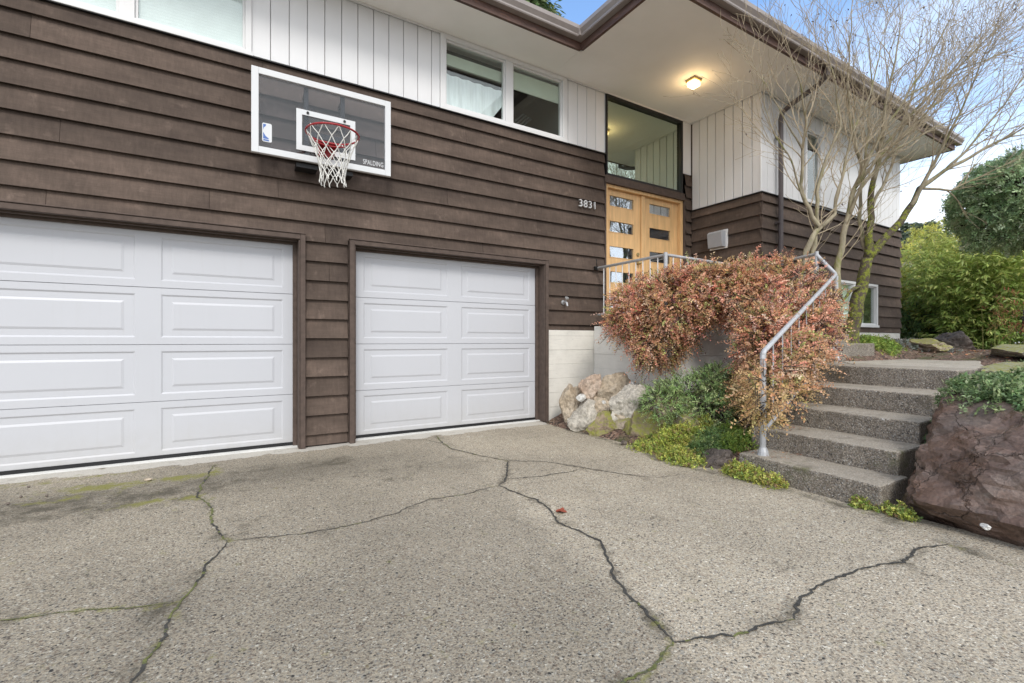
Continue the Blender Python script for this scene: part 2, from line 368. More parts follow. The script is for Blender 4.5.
# ------------------------------------------------------------------ terrain
def lerp(x, xs, ys): return float(np.interp(x, xs, ys))
def hn(x, y, s, seed=0): return mnoise.noise(Vector((x * s, y * s, seed * 7.3)))
STX = [3.63, 4.0, 4.43, 4.84, 5.36]; STZ = [.17, .337, .505, .68, .86]
def bed_z(x, y):
    left = lerp(x, [3.4, 3.62, 3.75, 4.0, 4.65, 5.4, 6.3, 7], [-.06, -.04, .03, .14, .36, .60, .80, .84])
    if x < 4.7: left *= lerp(y, [2.2, 2.9, 3.6], [.8, .85, 1.])
    right = lerp(x, [3.4, 3.9, 4.2, 4.8, 5.4, 6.3, 9, 14], [-.06, -.05, .30, .58, .76, .84, .93, .98])
    t = lerp(y, [1.3, 1.42], [0, 1]); z = right * (1 - t) + left * t
    if 1.3 < y < 2.5 and x < 5.5:
        z = min(z, lerp(x, [3.4, 3.63, 5.4], [-.1, -.05, .55]))
    if 1.0 < y < 3.0 and 5.3 < x < 8.6: z = min(z, .78)
    if x > 6.8 and y > 2.6: z = lerp(y, [2.6, 3.2, 4], [z, 1.03, 1.08]) if x < 12 else z
    if x > 7.5: z = max(z, lerp(x, [7.5, 9], [.8, .93]))
    return z + .02 * hn(x, y, 3) + .012 * hn(x, y, 11, 2)
def axis(parts):
    out = []
    for a, b, st in parts: out += list(np.arange(a, b, st))
    return out + [parts[-1][1]]
def grid_mesh(xs, ys, fz, name, mat, keep=None):
    nx, ny = len(xs), len(ys)
    vs = [(x, y, fz(x, y)) for y in ys for x in xs]
    fs = [(j * nx + i, j * nx + i + 1, (j + 1) * nx + i + 1, (j + 1) * nx + i) for j in range(ny - 1) for i in range(nx - 1)
          if keep is None or keep((xs[i] + xs[i + 1]) / 2, (ys[j] + ys[j + 1]) / 2)]
    me = bpy.data.meshes.new(name); me.from_pydata(vs, [], fs); me.materials.append(mat)
    me.polygons.foreach_set('use_smooth', [True] * len(fs)); me.update()
    o = bpy.data.objects.new(name, me); COL.objects.link(o); return o, np.array(vs)
bed, _ = grid_mesh(axis([(3.42, 8, .05), (8, 13, .2), (13, 60, 2.)]), axis([(-40, -2, 2.), (-2, 5.2, .05), (5.2, 8, .4), (8, 60, 2.)]), bed_z, 'planting_bed', M['soil'],
                   lambda x, y: not (y > 5.2 and x < 6.8))
tag(bed, kind='structure')
g = MB(); g.quad((-300, -300, -.06), (300, -300, -.06), (300, 300, -.06), (-300, 300, -.06)); tag(g.build('ground', M['ground']), kind='structure')

# driveway with its cracks
CR = [(1.0, 0.55, [(2.1, 5.168), (2.012, 4.779), (1.985, 4.462), (2.092, 4.098), (2.238, 3.762)]), (0.6, 0.1, [(1.703, 5.149), (1.909, 5.023), (1.992, 4.733)]), (1.3, 0.2, [(2.238, 3.762), (1.915, 3.249), (1.789, 3.149)]), (1.2, 0.35, [(1.789, 3.149), (1.843, 2.754), (1.837, 2.536), (1.741, 2.324), (1.758, 2.142), (1.768, 1.986), (1.675, 1.795), (1.572, 1.671), (1.505, 1.514), (1.477, 1.357), (1.416, 1.18)]), (1.3, 1.0, [(1.416, 1.18), (1.324, 1.145), (1.242, 1.106), (1.171, 1.11), (1.118, 1.116), (0.99, 1.103)]), (1.1, 0.55, [(1.416, 1.18), (1.434, 1.162), (1.637, 1.082), (1.778, 1.049), (1.924, 1.027)]), (1.2, 0.1, [(1.924, 1.027), (2.012, 1.046), (2.119, 1.093), (2.298, 1.086), (2.54, 1.09), (2.745, 1.052), (2.907, 0.994), (3.133, 1.024), (3.359, 0.959)]), (0.8, 0.1, [(2.238, 3.762), (2.506, 3.553), (2.66, 3.241), (2.791, 2.948), (2.932, 2.693)]), (0.7, 0.1, [(1.915, 3.249), (2.194, 3.168), (2.503, 3.152), (2.694, 3.183)]), (0.4, 0.1, [(2.932, 2.693), (3.011, 2.638), (3.288, 2.604)]), (0.7, 0.5, [(1.789, 3.149), (1.531, 3.097), (1.213, 3.12), (0.952, 2.993), (0.764, 2.937), (0.612, 2.924), (0.399, 2.935), (0.232, 2.987), (0.018, 3.058)]), (1.0, 0.8, [(-0.086, 4.99), (-0.162, 4.388), (-0.172, 4.037), (-0.088, 3.764), (-0.081, 3.456), (-0.038, 3.2), (0.013, 3.053)]), (1.0, 0.6, [(0.013, 3.053), (-0.082, 2.783), (-0.118, 2.574), (-0.163, 2.445), (-0.19, 2.366), (-0.198, 2.198), (-0.24, 2.067), (-0.255, 1.993), (-0.281, 1.876)]), (0.55, 1.0, [(-0.168, 2.439), (-0.305, 2.487), (-0.472, 2.563), (-0.619, 2.61), (-0.766, 2.644), (-0.885, 2.679)])]
def dist_poly(P, pts):
    d = np.full(len(P), 9.)
    for (a, b) in zip(pts[:-1], pts[1:]):
        a = np.array(a); b = np.array(b); ab = b - a
        t = np.clip(((P - a) @ ab) / (ab @ ab + 1e-12), 0, 1)
        d = np.minimum(d, np.hypot(*(P - (a + t[:, None] * ab)).T))
    return d
drv, V = grid_mesh(axis([(-12, -2.6, .3), (-2.6, 3.72, .03)]), axis([(-14, .5, .3), (.5, 5.38, .03)]), lambda x, y: .004 * hn(x, y, 1.2), 'driveway', M['drive'])
tag(drv, kind='structure')
P = V[:, :2]
moss = np.zeros(len(P)); stain_shade = np.zeros(len(P))
for w, ms, pts in CR:
    d = dist_poly(P, pts)
    moss = np.maximum(moss, .5 * ms * np.exp(-(d / .025) ** 2)); stain_shade = np.maximum(stain_shade, .50 * w * np.exp(-(d / .045) ** 2))
def blob(x, y, rx, ry, a=0):
    dx = P[:, 0] - x; dy = P[:, 1] - y; c, s = math.cos(a), math.sin(a)
    return np.exp(-(((dx * c + dy * s) / rx) ** 2 + ((-dx * s + dy * c) / ry) ** 2))
G1 = [(-1.484, 5.124, 0), (-1.239, 5.034, 0), (-0.953, 5.081, 0)]
for gx, gy, _ in G1: moss = np.maximum(moss, .62 * blob(gx, gy, .5, .05))
for (gx, gy, _), rx, ry, k in (((-0.775, 4.694, 0), .42, .13, .95), ((-0.321, 4.664, 0), .24, .11, .9), ((-0.45, 4.076, 0), .28, .10, .7), ((-0.219, 4.033, 0), .14, .08, .75), ((-0.994, 4.455, 0), .3, .09, .55), ((-0.082, 4.723, 0), .06, .2, .85)):
    moss = np.maximum(moss, min(1., k * 1.1) * blob(gx, gy, rx, ry, -.05))
for (gx, gy, _), rx, ry, k in (((-0.964, 4.319, 0), .8, .2, .8), ((-0.583, 4.254, 0), .7, .3, .75), ((-1.096, 4.086, 0), .7, .16, .65), ((0.816, 4.564, 0), .5, .16, .55), ((0.212, 4.617, 0), .5, .15, .5), ((1.281, 3.967, 0), .7, .3, .32), ((0.071, 3.284, 0), .2, .15, .4), ((-0.232, 2.4, 0), .08, .12, .5)):
    stain_shade = np.maximum(stain_shade, k * 1.15 * blob(gx, gy, rx, ry, -.08))
edge_ = [p[:2] for p in ((3.687, 5.134, 0), (3.685, 4.562, 0), (3.638, 3.972, 0), (3.545, 3.36, 0), (3.452, 2.799, 0), (3.531, 2.456, 0), (3.53, 2.135, 0), (3.566, 1.833, 0), (3.558, 1.503, 0), (3.527, 1.276, 0), (3.39, 1.062, 0), (3.359, 0.846, 0), (3.342, 0.665, 0))]
d = dist_poly(P, edge_); stain_shade = np.maximum(stain_shade, .62 * np.exp(-(d / .06) ** 2)); moss = np.maximum(moss, .30 * np.exp(-(d / .04) ** 2))   # damp dirt plus painted contact shade along the bed, steps and boulder
pale = 1.5 / (1 + np.exp(-(P[:, 1] - 5.14 - .02 * np.sin(P[:, 0] * 3)) / .03))
for (gx, gy, _), rx, ry, k in (((3.285, 3.373, 0), .8, .5, .3), ((2.15, 4.877, 0), .8, .12, .5)): pale = np.maximum(pale, k * blob(gx, gy, rx, ry, .15))
# slabs on the right of the main crack are a little paler
A_ = np.array((1.782, 3.138, 0)[:2]); B_ = np.array((1.393, 1.147, 0)[:2]); ab_ = (B_ - A_) / np.linalg.norm(B_ - A_)
sd = (P - A_) @ np.array([-ab_[1], ab_[0]]); 
if sd[np.argmin(np.hypot(P[:, 0] - 3., P[:, 1] - 2.))] < 0: sd = -sd                   # positive on the right, paler side
C_ = np.array((0.018, 3.066, 0)[:2]); ac_ = (A_ - C_) / np.linalg.norm(A_ - C_); sb = (P - C_) @ np.array([-ac_[1], ac_[0]])   # positive towards the doors
sg = lambda x, w_: 1 / (1 + np.exp(-np.clip(x / w_, -40, 40)))
tone = .67 + .235 * sg(sd, .035) + .065 * sg(sb, .05) * (1 - sg(sd, .035))
wob = np.array([hn(x, y, .9, 7) + .6 * hn(x, y, 2.3, 3) for x, y in P]); tone *= 1 + .10 * wob
for (gx, gy, _), rx, ry, k in (((0.809, 4.526, 0), .6, .28, .30), ((0.2, 4.347, 0), .5, .25, .25), ((1.451, 3.938, 0), .7, .25, .14), ((-0.841, 4.487, 0), 1.1, .30, .26), ((-0.232, 2.4, 0), .12, .2, .2), ((0.271, 2.199, 0), .5, .35, .08)):
    tone *= 1 - k * blob(gx, gy, rx, ry, -.1)
me = drv.data
for nm, a in (('moss', moss), ('stain_shade', stain_shade), ('pale', pale)):
    at = me.attributes.new(nm, 'FLOAT', 'POINT'); at.data.foreach_set('value', a.astype(np.float32))
at = me.attributes.new('tone', 'FLOAT_COLOR', 'POINT')
tc = np.ones((len(P), 4), np.float32); tc[:, 0] = tone; tc[:, 1] = tone * .985; tc[:, 2] = tone * .915; at.data.foreach_set('color', tc.ravel())
# crack ribbons, joined into the driveway mesh
cb = MB()
for w, ms, pts in CR:
    fine = []
    for a, b_ in zip(pts[:-1], pts[1:]):
        n = max(2, int(math.dist(a, b_) / .02))
        for i in range(n):
            t = i / n; fine.append((a[0] + (b_[0] - a[0]) * t, a[1] + (b_[1] - a[1]) * t))
    fine.append(pts[-1])
    fine = [(x + .016 * hn(x, y, 9, 1) + .014 * hn(x, y, 34, 3), y + .016 * hn(x, y, 9, 5) + .014 * hn(x, y, 34, 8)) for x, y in fine]
    prev = None
    for i, (x, y) in enumerate(fine):
        a = fine[max(i - 1, 0)]; c = fine[min(i + 1, len(fine) - 1)]
        dx, dy = c[0] - a[0], c[1] - a[1]; l = math.hypot(dx, dy) or 1; nx, ny = -dy / l, dx / l
        h = w * (.0036 + .007 * abs(hn(x, y, 31, 4)) + .007 * max(0, hn(x, y, 70, 6)))
        h *= min(1, .25 + i / 8, .25 + (len(fine) - 1 - i) / 8)
        z = .0035 + .004 * hn(x, y, 1.2)
        cur = ((x + nx * h, y + ny * h, z), (x - nx * h * .8, y - ny * h * .8, z))
        if prev:
            mi = 1 if hn(x, y, 9, 9) * .9 + .68 < ms else 0
            cb.quad(prev[0], prev[1], cur[1], cur[0], mi)
        prev = cur
crk = cb.build('crack_strip', [M['crack'], M['crackmoss']])
def join(objs):
    with bpy.context.temp_override(active_object=objs[0], selected_editable_objects=objs, selected_objects=objs, object=objs[0]): bpy.ops.object.join()
join([drv, crk])
slab = B(-6.2, 3.77, 5.385, 5.62, -.1, .012, 'garage_apron', M['slab']); tag(slab, kind='structure')

# ------------------------------------------------------------------ the house
house = thing('house', (3.0, 6.0, 0), 'split level house with brown lap siding below, white boards above and a two door garage', 'house')
SY = 5.344           # sheathing plane of the garage front
def siding(name, mapf, u0, u1, zb, zt, zrows, opens, seed):
    rnd = random.Random(seed); b = MB(); EXP = .2032
    rows = sorted(zrows)
    for z0 in rows:
        z1 = min(z0 + EXP, zt)
        f = lambda z: .044 - (z - z0) / (EXP + .02) * .040
        zc0, zc1 = max(z0, zb), (z1 + .018 if z1 < zt - .001 else z1)
        if zc1 - zc0 < .02: continue
        cuts = sorted({zc0, zc1} | {z for o in opens for z in (o[2], o[3]) if zc0 + .004 < z < zc1 - .004})
        j = u0 + rnd.uniform(.6, 3.2); joints = []
        while j < u1: joints.append(j); j += rnd.uniform(1.8, 4.2)
        for za, zc in zip(cuts[:-1], cuts[1:]):
            zm = (za + zc) / 2; iv = [(u0, u1)]
            for o in opens:
                if o[2] < zm < o[3]:
                    iv = [s for a, c in iv for s in ((a, min(c, o[0])), (max(a, o[1]), c)) if s[1] - s[0] > .004]
            for a, c in iv:
                ed = [a] + [q for q in joints if a + .05 < q < c - .05] + [c]
                for k in range(len(ed) - 1):
                    p, q = ed[k] + (.0015 if k else 0), ed[k + 1] - (.0015 if k < len(ed) - 2 else 0)
                    rt = random.Random(int((ed[k] if k else -99) * 97) + int(z0 * 1000) + seed).uniform(.82, 1.16)
                    wob = rnd.uniform(-.0012, .0012)
                    back = .012 if za < z0 + .001 else 0.0
                    prof = [(f(za) + wob, za), (f(zc) + wob, zc), (.0, zc), (max(0, f(za) - (.009 if za < z0 + .001 else .004)), za)]
                    vs = [mapf(p, o_, z) for o_, z in prof] + [mapf(q, o_, z) for o_, z in prof]
                    b.add(vs, [(0, 1, 5, 4), (3, 0, 4, 7), (1, 2, 6, 5), (0, 3, 2, 1), (4, 5, 6, 7)], 0, rt)
    return b.build(name, M['wood'], house)
def boards(name, mapf, u0, u1, z0, z1, step, opens, seed, first=None, gap=.0018):
    rnd = random.Random(seed); b = MB(); u = u0 if first is None else first
    ed = [u0] + ([first] if first else []); 
    while ed[-1] < u1 - .02: ed.append(min(ed[-1] + step, u1))
    for a, c in zip(ed[:-1], ed[1:]):
        if c - a < .015: continue
        segs = [(a + gap, c - gap, z0, z1)]
        for o in opens:
            ns = []
            for (p, q, s, t) in segs:
                if q <= o[0] or p >= o[1] or t <= o[2] or s >= o[3]: ns.append((p, q, s, t)); continue
                if p < o[0]: ns.append((p, o[0], s, t))
                if q > o[1]: ns.append((o[1], q, s, t))
                pp, qq = max(p, o[0]), min(q, o[1])
                if s < o[2]: ns.append((pp, qq, s, o[2]))
                if t > o[3]: ns.append((pp, qq, o[3], t))
            segs = ns
        tn = rnd.uniform(.965, 1.01)
        for p, q, s, t in segs:
            if q - p < .004: continue
            e = min(.004, (q - p) / 4)
            prof = [(p, .0), (p, .012), (p + e, .018), (q - e, .018), (q, .012), (q, .0)]
            vs = [mapf(x, o_, s) for x, o_ in prof] + [mapf(x, o_, t) for x, o_ in prof]
            n = 6; b.add(vs, [(i, (i + 1) % n, n + (i + 1) % n, n + i) for i in range(n)] + [tuple(range(n)), tuple(range(n, 2 * n))], 0, tn)
    return b.build(name, M['white'], house)
mf = lambda u, o, z: (u, SY - o, z)                 # garage front, faces -Y
mr = lambda u, o, z: (6.862 - o, u, z)               # return wall beside the entry, faces -X
mw = lambda u, o, z: (u, 4.092 - o, z)               # right wing front
rowsF = [3.785 - .2032 * k for k in range(20)]
LD = (-4.33, .64); RD = (1.20, 3.73)
siding('siding', mf, -6.2, 4.862, .015, 3.92, rowsF, [(-4.40, .692, -1, 2.208), (1.132, 3.782, -1, 2.208), (3.78, 4.9, -1, 1.27)], 3)
WL = (-1.86, .215, 3.935, 4.855); WM = (2.215, 4.135, 3.935, 4.855)
boards('white_boarding', mf, -6.2, 4.89, 3.925, 4.852, .1725, [WL, WM], 5, first=-6.0, gap=.0024)
rowsW = [3.211 - .2032 * k for k in range(12)]
siding('siding', mr, 4.053, 5.30, 1.25, 3.34, rowsW, [], 8)
boards('white_boarding', mr, 4.065, 5.30, 3.345, 4.852, .156, [], 9, gap=.005)
WU = (8.06, 9.93, 3.39, 4.60); WG = (9.10, 10.68, 1.38, 2.19)
siding('siding', mw, 6.823, 11.755, 1.276, 3.34, rowsW, [WG], 12)
boards('white_boarding', mw, 6.834, 11.75, 3.345, 4.852, .175, [WU], 13, gap=.0045)
# sheathing behind the boards (with the openings left free)
sh = MB()
def sheet(mapf, u0, u1, z0, z1, opens, th=.04):
    us = sorted({u0, u1} | {v for o in opens for v in (o[0], o[1]) if u0 < v < u1}); zs = sorted({z0, z1} | {v for o in opens for v in (o[2], o[3]) if z0 < v < z1})
    for a, c in zip(us[:-1], us[1:]):
        for s, t in zip(zs[:-1], zs[1:]):
            if any(o[0] < (a + c) / 2 < o[1] and o[2] < (s + t) / 2 < o[3] for o in opens): continue
            vs = [mapf(u, o_, z) for o_ in (-.001, -th) for z in (s, t) for u in (a, c)]
            sh.add(vs, [(0, 1, 3, 2), (4, 6, 7, 5), (0, 2, 6, 4), (1, 5, 7, 3), (0, 4, 5, 1), (2, 3, 7, 6)])
sheet(mf, -6.2, 4.86, 0.0, 4.85, [(LD[0], LD[1], -1, 2.15), (RD[0], RD[1], -1, 2.15), WL, WM])
sheet(mr, 4.10, 5.34, 1.0, 4.85, []); sheet(mw, 6.85, 11.74, .9, 4.85, [WU, WG])
sh.box(11.70, 11.74, 4.13, 14, .9, 4.85); sh.box(-6.2, -6.16, 5.4, 14, 0, 4.85); sh.box(-6.15, 11.69, 13.96, 14, 0, 4.85)
sh.build('wall_sheathing', M['trim'], house)
# flashing strip under the white boards
fl = MB(); fl.box(-6.2, 4.87, 5.288, 5.33, 3.917, 3.929); fl.box(6.808, 6.85, 4.04, 5.30, 3.337, 3.349); fl.box(6.81, 11.76, 4.036, 4.08, 3.337, 3.349)
fl.build('flashing', M['black'], house)
# frieze moulding under the soffit
fr = MB(); fr.box(-6.2, 2.21, 5.30, 5.315, 4.835, 4.857); fr.box(4.14, 6.83, 5.295, 5.312, 4.838, 4.857); fr.box(6.815, 6.832, 4.06, 5.29, 4.838, 4.857); fr.box(6.84, 11.7, 4.045, 4.06, 4.838, 4.857)
fr.build('frieze', M['frame'], house)
# foundation
fd = MB(); zz = 0.0; k = 0
while zz < 1.26:
    z1 = min(zz + .198, 1.268); e = (.0, .004, .0015, .003)[k % 4]
    fd.box(3.785, 4.86, 5.297 - e, 5.50, zz, z1 - .002); zz = z1; k += 1
fd.build('foundation', M['painted'], house)
B(6.86, 11.73, 4.075, 4.2, .7, 1.27, 'foundation', M['painted'], house)

# garage doors
def garage_door(x0, x1, n, nm_label):
    yf = 5.46; H = .5335
    dr = MB(); dr.box(x0 - .02, x1 + .02, yf + .035, yf + .05, .01, 2.14); dr.box(x0, x1, yf - .004, yf + .03, .003, .022, 0, .1)
    d = dr.build('garage_door', M['gdoor'], house); d['label'] = nm_label
    for k in range(4):
        b = MB(); z0, z1 = .022 + k * .53, .022 + (k + 1) * .53 - .005
        W = (x1 - x0) / n; ys = []
        pan = [(x0 + i * W + .095, x0 + (i + 1) * W - .095, z0 + .065, z1 - .060) for i in range(n)]
        # field around the panels
        xs = [x0] + [v for p in pan for v in p[:2]] + [x1]
        b.quad((x0, yf, z0), (x1, yf, z0), (x1, yf, pan[0][2]), (x0, yf, pan[0][2])); b.quad((x0, yf, pan[0][3]), (x1, yf, pan[0][3]), (x1, yf, z1), (x0, yf, z1))
        for i in range(0, len(xs), 2): b.quad((xs[i], yf, pan[0][2]), (xs[i + 1], yf, pan[0][2]), (xs[i + 1], yf, pan[0][3]), (xs[i], yf, pan[0][3]))
        for (a, c, s, t) in pan:
            rings = [(0, 0, 0), (.014, .014, .009), (.080, .066, .009), (.10, .086, .002)]
            pr = None
            for (ix, iz, dy) in rings:
                r_ = [(a + ix, yf + dy, s + iz), (c - ix, yf + dy, s + iz), (c - ix, yf + dy, t - iz), (a + ix, yf + dy, t - iz)]
                if pr:
                    for q in range(4): b.quad(pr[q], pr[(q + 1) % 4], r_[(q + 1) % 4], r_[q])
                pr = r_
            b.quad(*pr)
        # lips between sections
        b.quad((x0, yf, z1), (x1, yf, z1), (x1, yf + .03, z1 + .004), (x0, yf + .03, z1 + .004)); b.quad((x0, yf, z0), (x1, yf, z0), (x1, yf + .03, z0 + .003), (x0, yf + .03, z0 + .003))
        b.quad((x1, yf, z0), (x1, yf, z1), (x1, yf + .03, z1), (x1, yf + .03, z0)); b.quad((x0, yf, z0), (x0, yf, z1), (x0, yf + .03, z1), (x0, yf + .03, z0))
        b.build('door_section', M['gdoor'], d)
    s = MB(); s.box(x0, x1, yf - .006, yf + .03, .002, .046); s.build('bottom_seal', M['black'], d)
    # stops, jambs and casing
    t = MB(); o0, o1 = x0 - .035, x1 + .035
    t.box(o0, x0 + .004, yf - .035, yf - .004, .0, 2.14); t.box(x1 - .004, o1, yf - .035, yf - .004, .0, 2.14)
    t.box(o0, o1, yf - .036, yf - .005, 2.128, 2.16)
    t.box(o0 - .012, o0, 5.275, yf, 0, 2.16); t.box(o1, o1 + .012, 5.275, yf, 0, 2.16); t.box(o0 - .012, o1 + .012, 5.33, yf - .04, 2.29, 2.31)
    t.box(o0 - .062, o0 - .013, 5.262, 5.325, .0, 2.215); t.box(o1 + .013, o1 + .062, 5.262, 5.325, .0, 2.215)
    t.box(o0 - .0125, o1 + .0125, 5.264, 5.325, 2.163, 2.213); t.box(o0 - .066, o1 + .066, 5.254, 5.3, 2.2155, 2.228)
    t.build('door_casing', M['trim'], d, bevel=.004)
    h = MB(); h.box(o0 - .01, o1 + .01, yf - .036, yf + .05, 2.163, 2.30); h.build('header_shade', M['black'], d)  # black block paints in the shade of the recess above the door
garage_door(-4.276, .604, 4, 'double width white garage door')
garage_door(1.243, 3.697, 2, 'single white garage door')

# windows
def slab_room(x0, x1, y0, y1, z0, z1, mat, parent, name='room_lining'):
    b = MB();  b.quad((x0, y1, z0), (x1, y1, z0), (x1, y1, z1), (x0, y1, z1)); b.quad((x0, y0, z0), (x0, y1, z0), (x0, y1, z1), (x0, y0, z1)); b.quad((x1, y0, z0), (x1, y1, z0), (x1, y1, z1), (x1, y0, z1))
    b.quad((x0, y0, z0), (x1, y0, z0), (x1, y1, z0), (x0, y1, z0)); b.quad((x0, y0, z1), (x1, y0, z1), (x1, y1, z1), (x0, y1, z1))
    return b.build(name, mat, parent)
def window(o, yf, mull, fw=.062, label=None, sill=True, glass='glass', mw_=.055):
    x0, x1, z0, z1 = o
    b = MB(); ya, yb = yf - .014, yf + .07
    b.box(x0, x0 + fw, ya, yb, z0, z1); b.box(x1 - fw, x1, ya, yb, z0, z1)
    b.box(x0 + fw, x1 - fw, ya, yb, z0, z0 + fw * .85); b.box(x0 + fw, x1 - fw, ya, yb, z1 - fw * .85, z1)
    ed = [x0 + fw]
    for m_ in mull: b.box(m_ - mw_, m_ + mw_, ya + .006, yb, z0 + fw * .85, z1 - fw * .85); ed += [m_ - mw_, m_ + mw_]
    ed.append(x1 - fw)
    # inner sash
    for a, c in zip(ed[::2], ed[1::2]):
        s = .022
        b.box(a, a + s, yf + .014, yb, z0 + fw * .85, z1 - fw * .85); b.box(c - s, c, yf + .014, yb, z0 + fw * .85, z1 - fw * .85)
        b.box(a + s, c - s, yf + .014, yb, z0 + fw * .85, z0 + fw * .85 + s); b.box(a + s, c - s, yf + .014, yb, z1 - fw * .85 - s, z1 - fw * .85)
    if sill: b.box(x0 - .01, x1 + .01, ya - .018, ya, z0 - .012, z0 + .03)
    w = b.build('window', M['frame'], house, bevel=.003)
    if label: w['label'] = label
    for a, c in zip(ed[::2], ed[1::2]):
        p = MB(); p.box(a + .01, c - .01, yf + .035, yf + .041, z0 + fw * .8, z1 - fw * .8); p.build('pane', M[glass], w)
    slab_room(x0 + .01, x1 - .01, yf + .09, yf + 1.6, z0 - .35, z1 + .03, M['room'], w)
    return w
yF = 5.315
w1 = window(WL, yF, [-.75], .055, 'wide white window with drawn blinds')
for a, c, zb in ((-1.8, -.80, 4.0), (-.70, .15, 4.0)):
    bl = MB(); z = 3.99
    while z < 4.80: bl.box(a, c, yF + .048, yF + .054, z, z + .0292); z += .03
    bl.build('blind', M['blind'], w1)
w2 = window(WM, yF, [3.187], .068, 'white slider window, dark inside')
bv = MB(); bv.box(2.29, 3.13, yF + .10, yF + .13, 4.55, 4.69); bv.build('valance', M['shade'], w2)
bv = MB(); bv.box(3.26, 4.05, yF + .075, yF + .085, 4.50, 4.74); bv.build('valance', M['shade'], w2)
cu = MB()
n = 26; 
for i in range(n):
    a, c = 2.29 + .84 * i / n, 2.29 + .84 * (i + 1) / n
    f = lambda x: yF + .075 + .012 * math.sin(x * 40)
    zlow = lambda x: 3.95 if x < 2.92 else 3.95 + (x - 2.92) * 1.35
    cu.quad((a, f(a), zlow(a)), (c, f(c), zlow(c)), (c, f(c), 4.42), (a, f(a), 4.42))
cu.build('reflection_sheet', M['reflection_sheet'], w2)  # pale sheet modelled in place of the sky reflection in the left pane
rl = MB()
for i in range(4): rl.prism([(3.20 + i * .06, 3.95), (3.23 + i * .06, 3.95), (3.75 + i * .06, 4.45), (3.72 + i * .06, 4.45)], 'y', yF + .5 + .02 * i, yF + .52 + .02 * i)
rl.build('stair_rail', M['room'], w2)
yW = 4.065
w3 = window(WU, yW, [8.60], .055, 'upper wing window with one dark pane', mw_=.06)
bl = MB(); bl.box(8.645, 9.88, yW - .006, yW + .02, 3.43, 4.56); bl.build('infill_panel', M['white'], w3)
w4 = window(WG, yW, [9.75], .055, 'low white window near the ground', mw_=.04)
bl = MB(); bl.box(9.16, 9.71, yW + .075, yW + .08, 1.42, 2.15); bl.build('blind', M['shade'], w4)
bl = MB(); bl.box(9.80, 10.35, yW + .10, yW + .105, 1.42, 2.15); bl.build('blind', M['shade'], w4)

# entry: doors, transom, header
yD = 5.40
en = MB(); en.box(4.89, 4.945, 5.335, 5.45, 1.36, 3.50); en.box(6.60, 6.655, 5.335, 5.45, 1.36, 3.50); en.box(4.945, 6.60, 5.335, 5.45, 3.45, 3.50); en.box(5.705, 5.785, 5.37, 5.45, 1.36, 3.45)
df = en.build('door_frame', M['door'], house, bevel=.004)
zl = [(3.37, 3.19), (2.98, 2.79), (2.59, 2.40), (2.20, 2.01), (1.81, 1.62)]
def leafdoor(x0, x1, l0, l1, lab):
    b = MB(); ya, yb = yD, yD + .045
    b.box(x0, l0, ya, yb, 1.37, 3.447); b.box(l1, x1, ya, yb, 1.37, 3.447)
    zs = [3.447] + [v for p in zl for v in p] + [1.37]
    for t, s in zip(zs[::2], zs[1::2]): b.box(l0, l1, ya + .0005, yb, s, t)
    d = b.build('front_door', M['door'], house); d['label'] = lab
    for t, s in zl:
        p = MB(); p.box(l0, l1, ya + .014, ya + .02, s, t); p.build('pane', M['liteglass'], d)
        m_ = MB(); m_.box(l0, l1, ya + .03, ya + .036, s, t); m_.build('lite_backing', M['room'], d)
        q = MB(); e = .012
        q.box(l0, l0 + e, ya - .004, ya + .012, s, t); q.box(l1 - e, l1, ya - .004, ya + .012, s, t); q.box(l0 + e, l1 - e, ya - .004, ya + .012, s, s + e); q.box(l0 + e, l1 - e, ya - .004, ya + .012, t - e, t)
        q.build('lite_bead', M['door'], d)
    return d
dl = leafdoor(4.95, 5.70, 5.03, 5.56, 'left entry door leaf'); dr_ = leafdoor(5.79, 6.595, 5.90, 6.42, 'right entry door leaf')
kb = MB(); kb.tube([(5.64, yD, 2.36), (5.64, yD - .02, 2.36), (5.64, yD - .045, 2.36), (5.64, yD - .07, 2.36)], [.03, .014, .03, .02], 12)
k2 = MB(); k2.tube([(5.64, yD, 2.50), (5.64, yD - .02, 2.50)], .028, 12); k2.build('deadbolt', M['brass'], dl)
kb.build('knob', M['brass'], dl, smooth=True)
hd = MB(); hd.box(4.865, 6.665, 5.30, 5.45, 3.503, 3.615); hd.box(4.865, 4.889, 5.305, 5.45, 1.3, 3.502); hd.box(6.656, 6.69, 5.31, 5.45, 1.3, 3.502); hd.box(4.87, 6.66, 5.285, 5.34, 3.497, 3.512)
hd.build('door_casing', M['trim'], house)
tr = MB(); X0, X1, Z0, Z1 = 4.892, 6.615, 3.617, 4.853; e = .035
tr.box(X0, X0 + .022, 5.30, 5.40, Z0, Z1); tr.box(X1 - .045, X1, 5.30, 5.40, Z0, Z1); tr.box(X0 + .022, X1 - .045, 5.30, 5.40, Z0, Z0 + .03); tr.box(X0 + .022, X1 - .045, 5.30, 5.40, Z1 - .06, Z1)
tw = tr.build('transom_window', M['black'], house)
p = MB(); p.box(X0 + .02, X1 - .04, 5.345, 5.352, Z0 + .02, Z1 - .05); p.build('pane', M['reflglass'], tw)
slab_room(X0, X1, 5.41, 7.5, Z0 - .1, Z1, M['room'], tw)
# narrow wall strip at the inside corner
siding('siding', lambda u, o, z: (u, 5.335 - o, z), 6.692, 6.84, 1.3, 3.96, [3.76 - .2032 * k for k in range(13)] + [3.9632], [], 21)
boards('white_boarding', lambda u, o, z: (u, 5.33 - o, z), 6.617, 6.84, 3.965, 4.852, .2, [], 22)

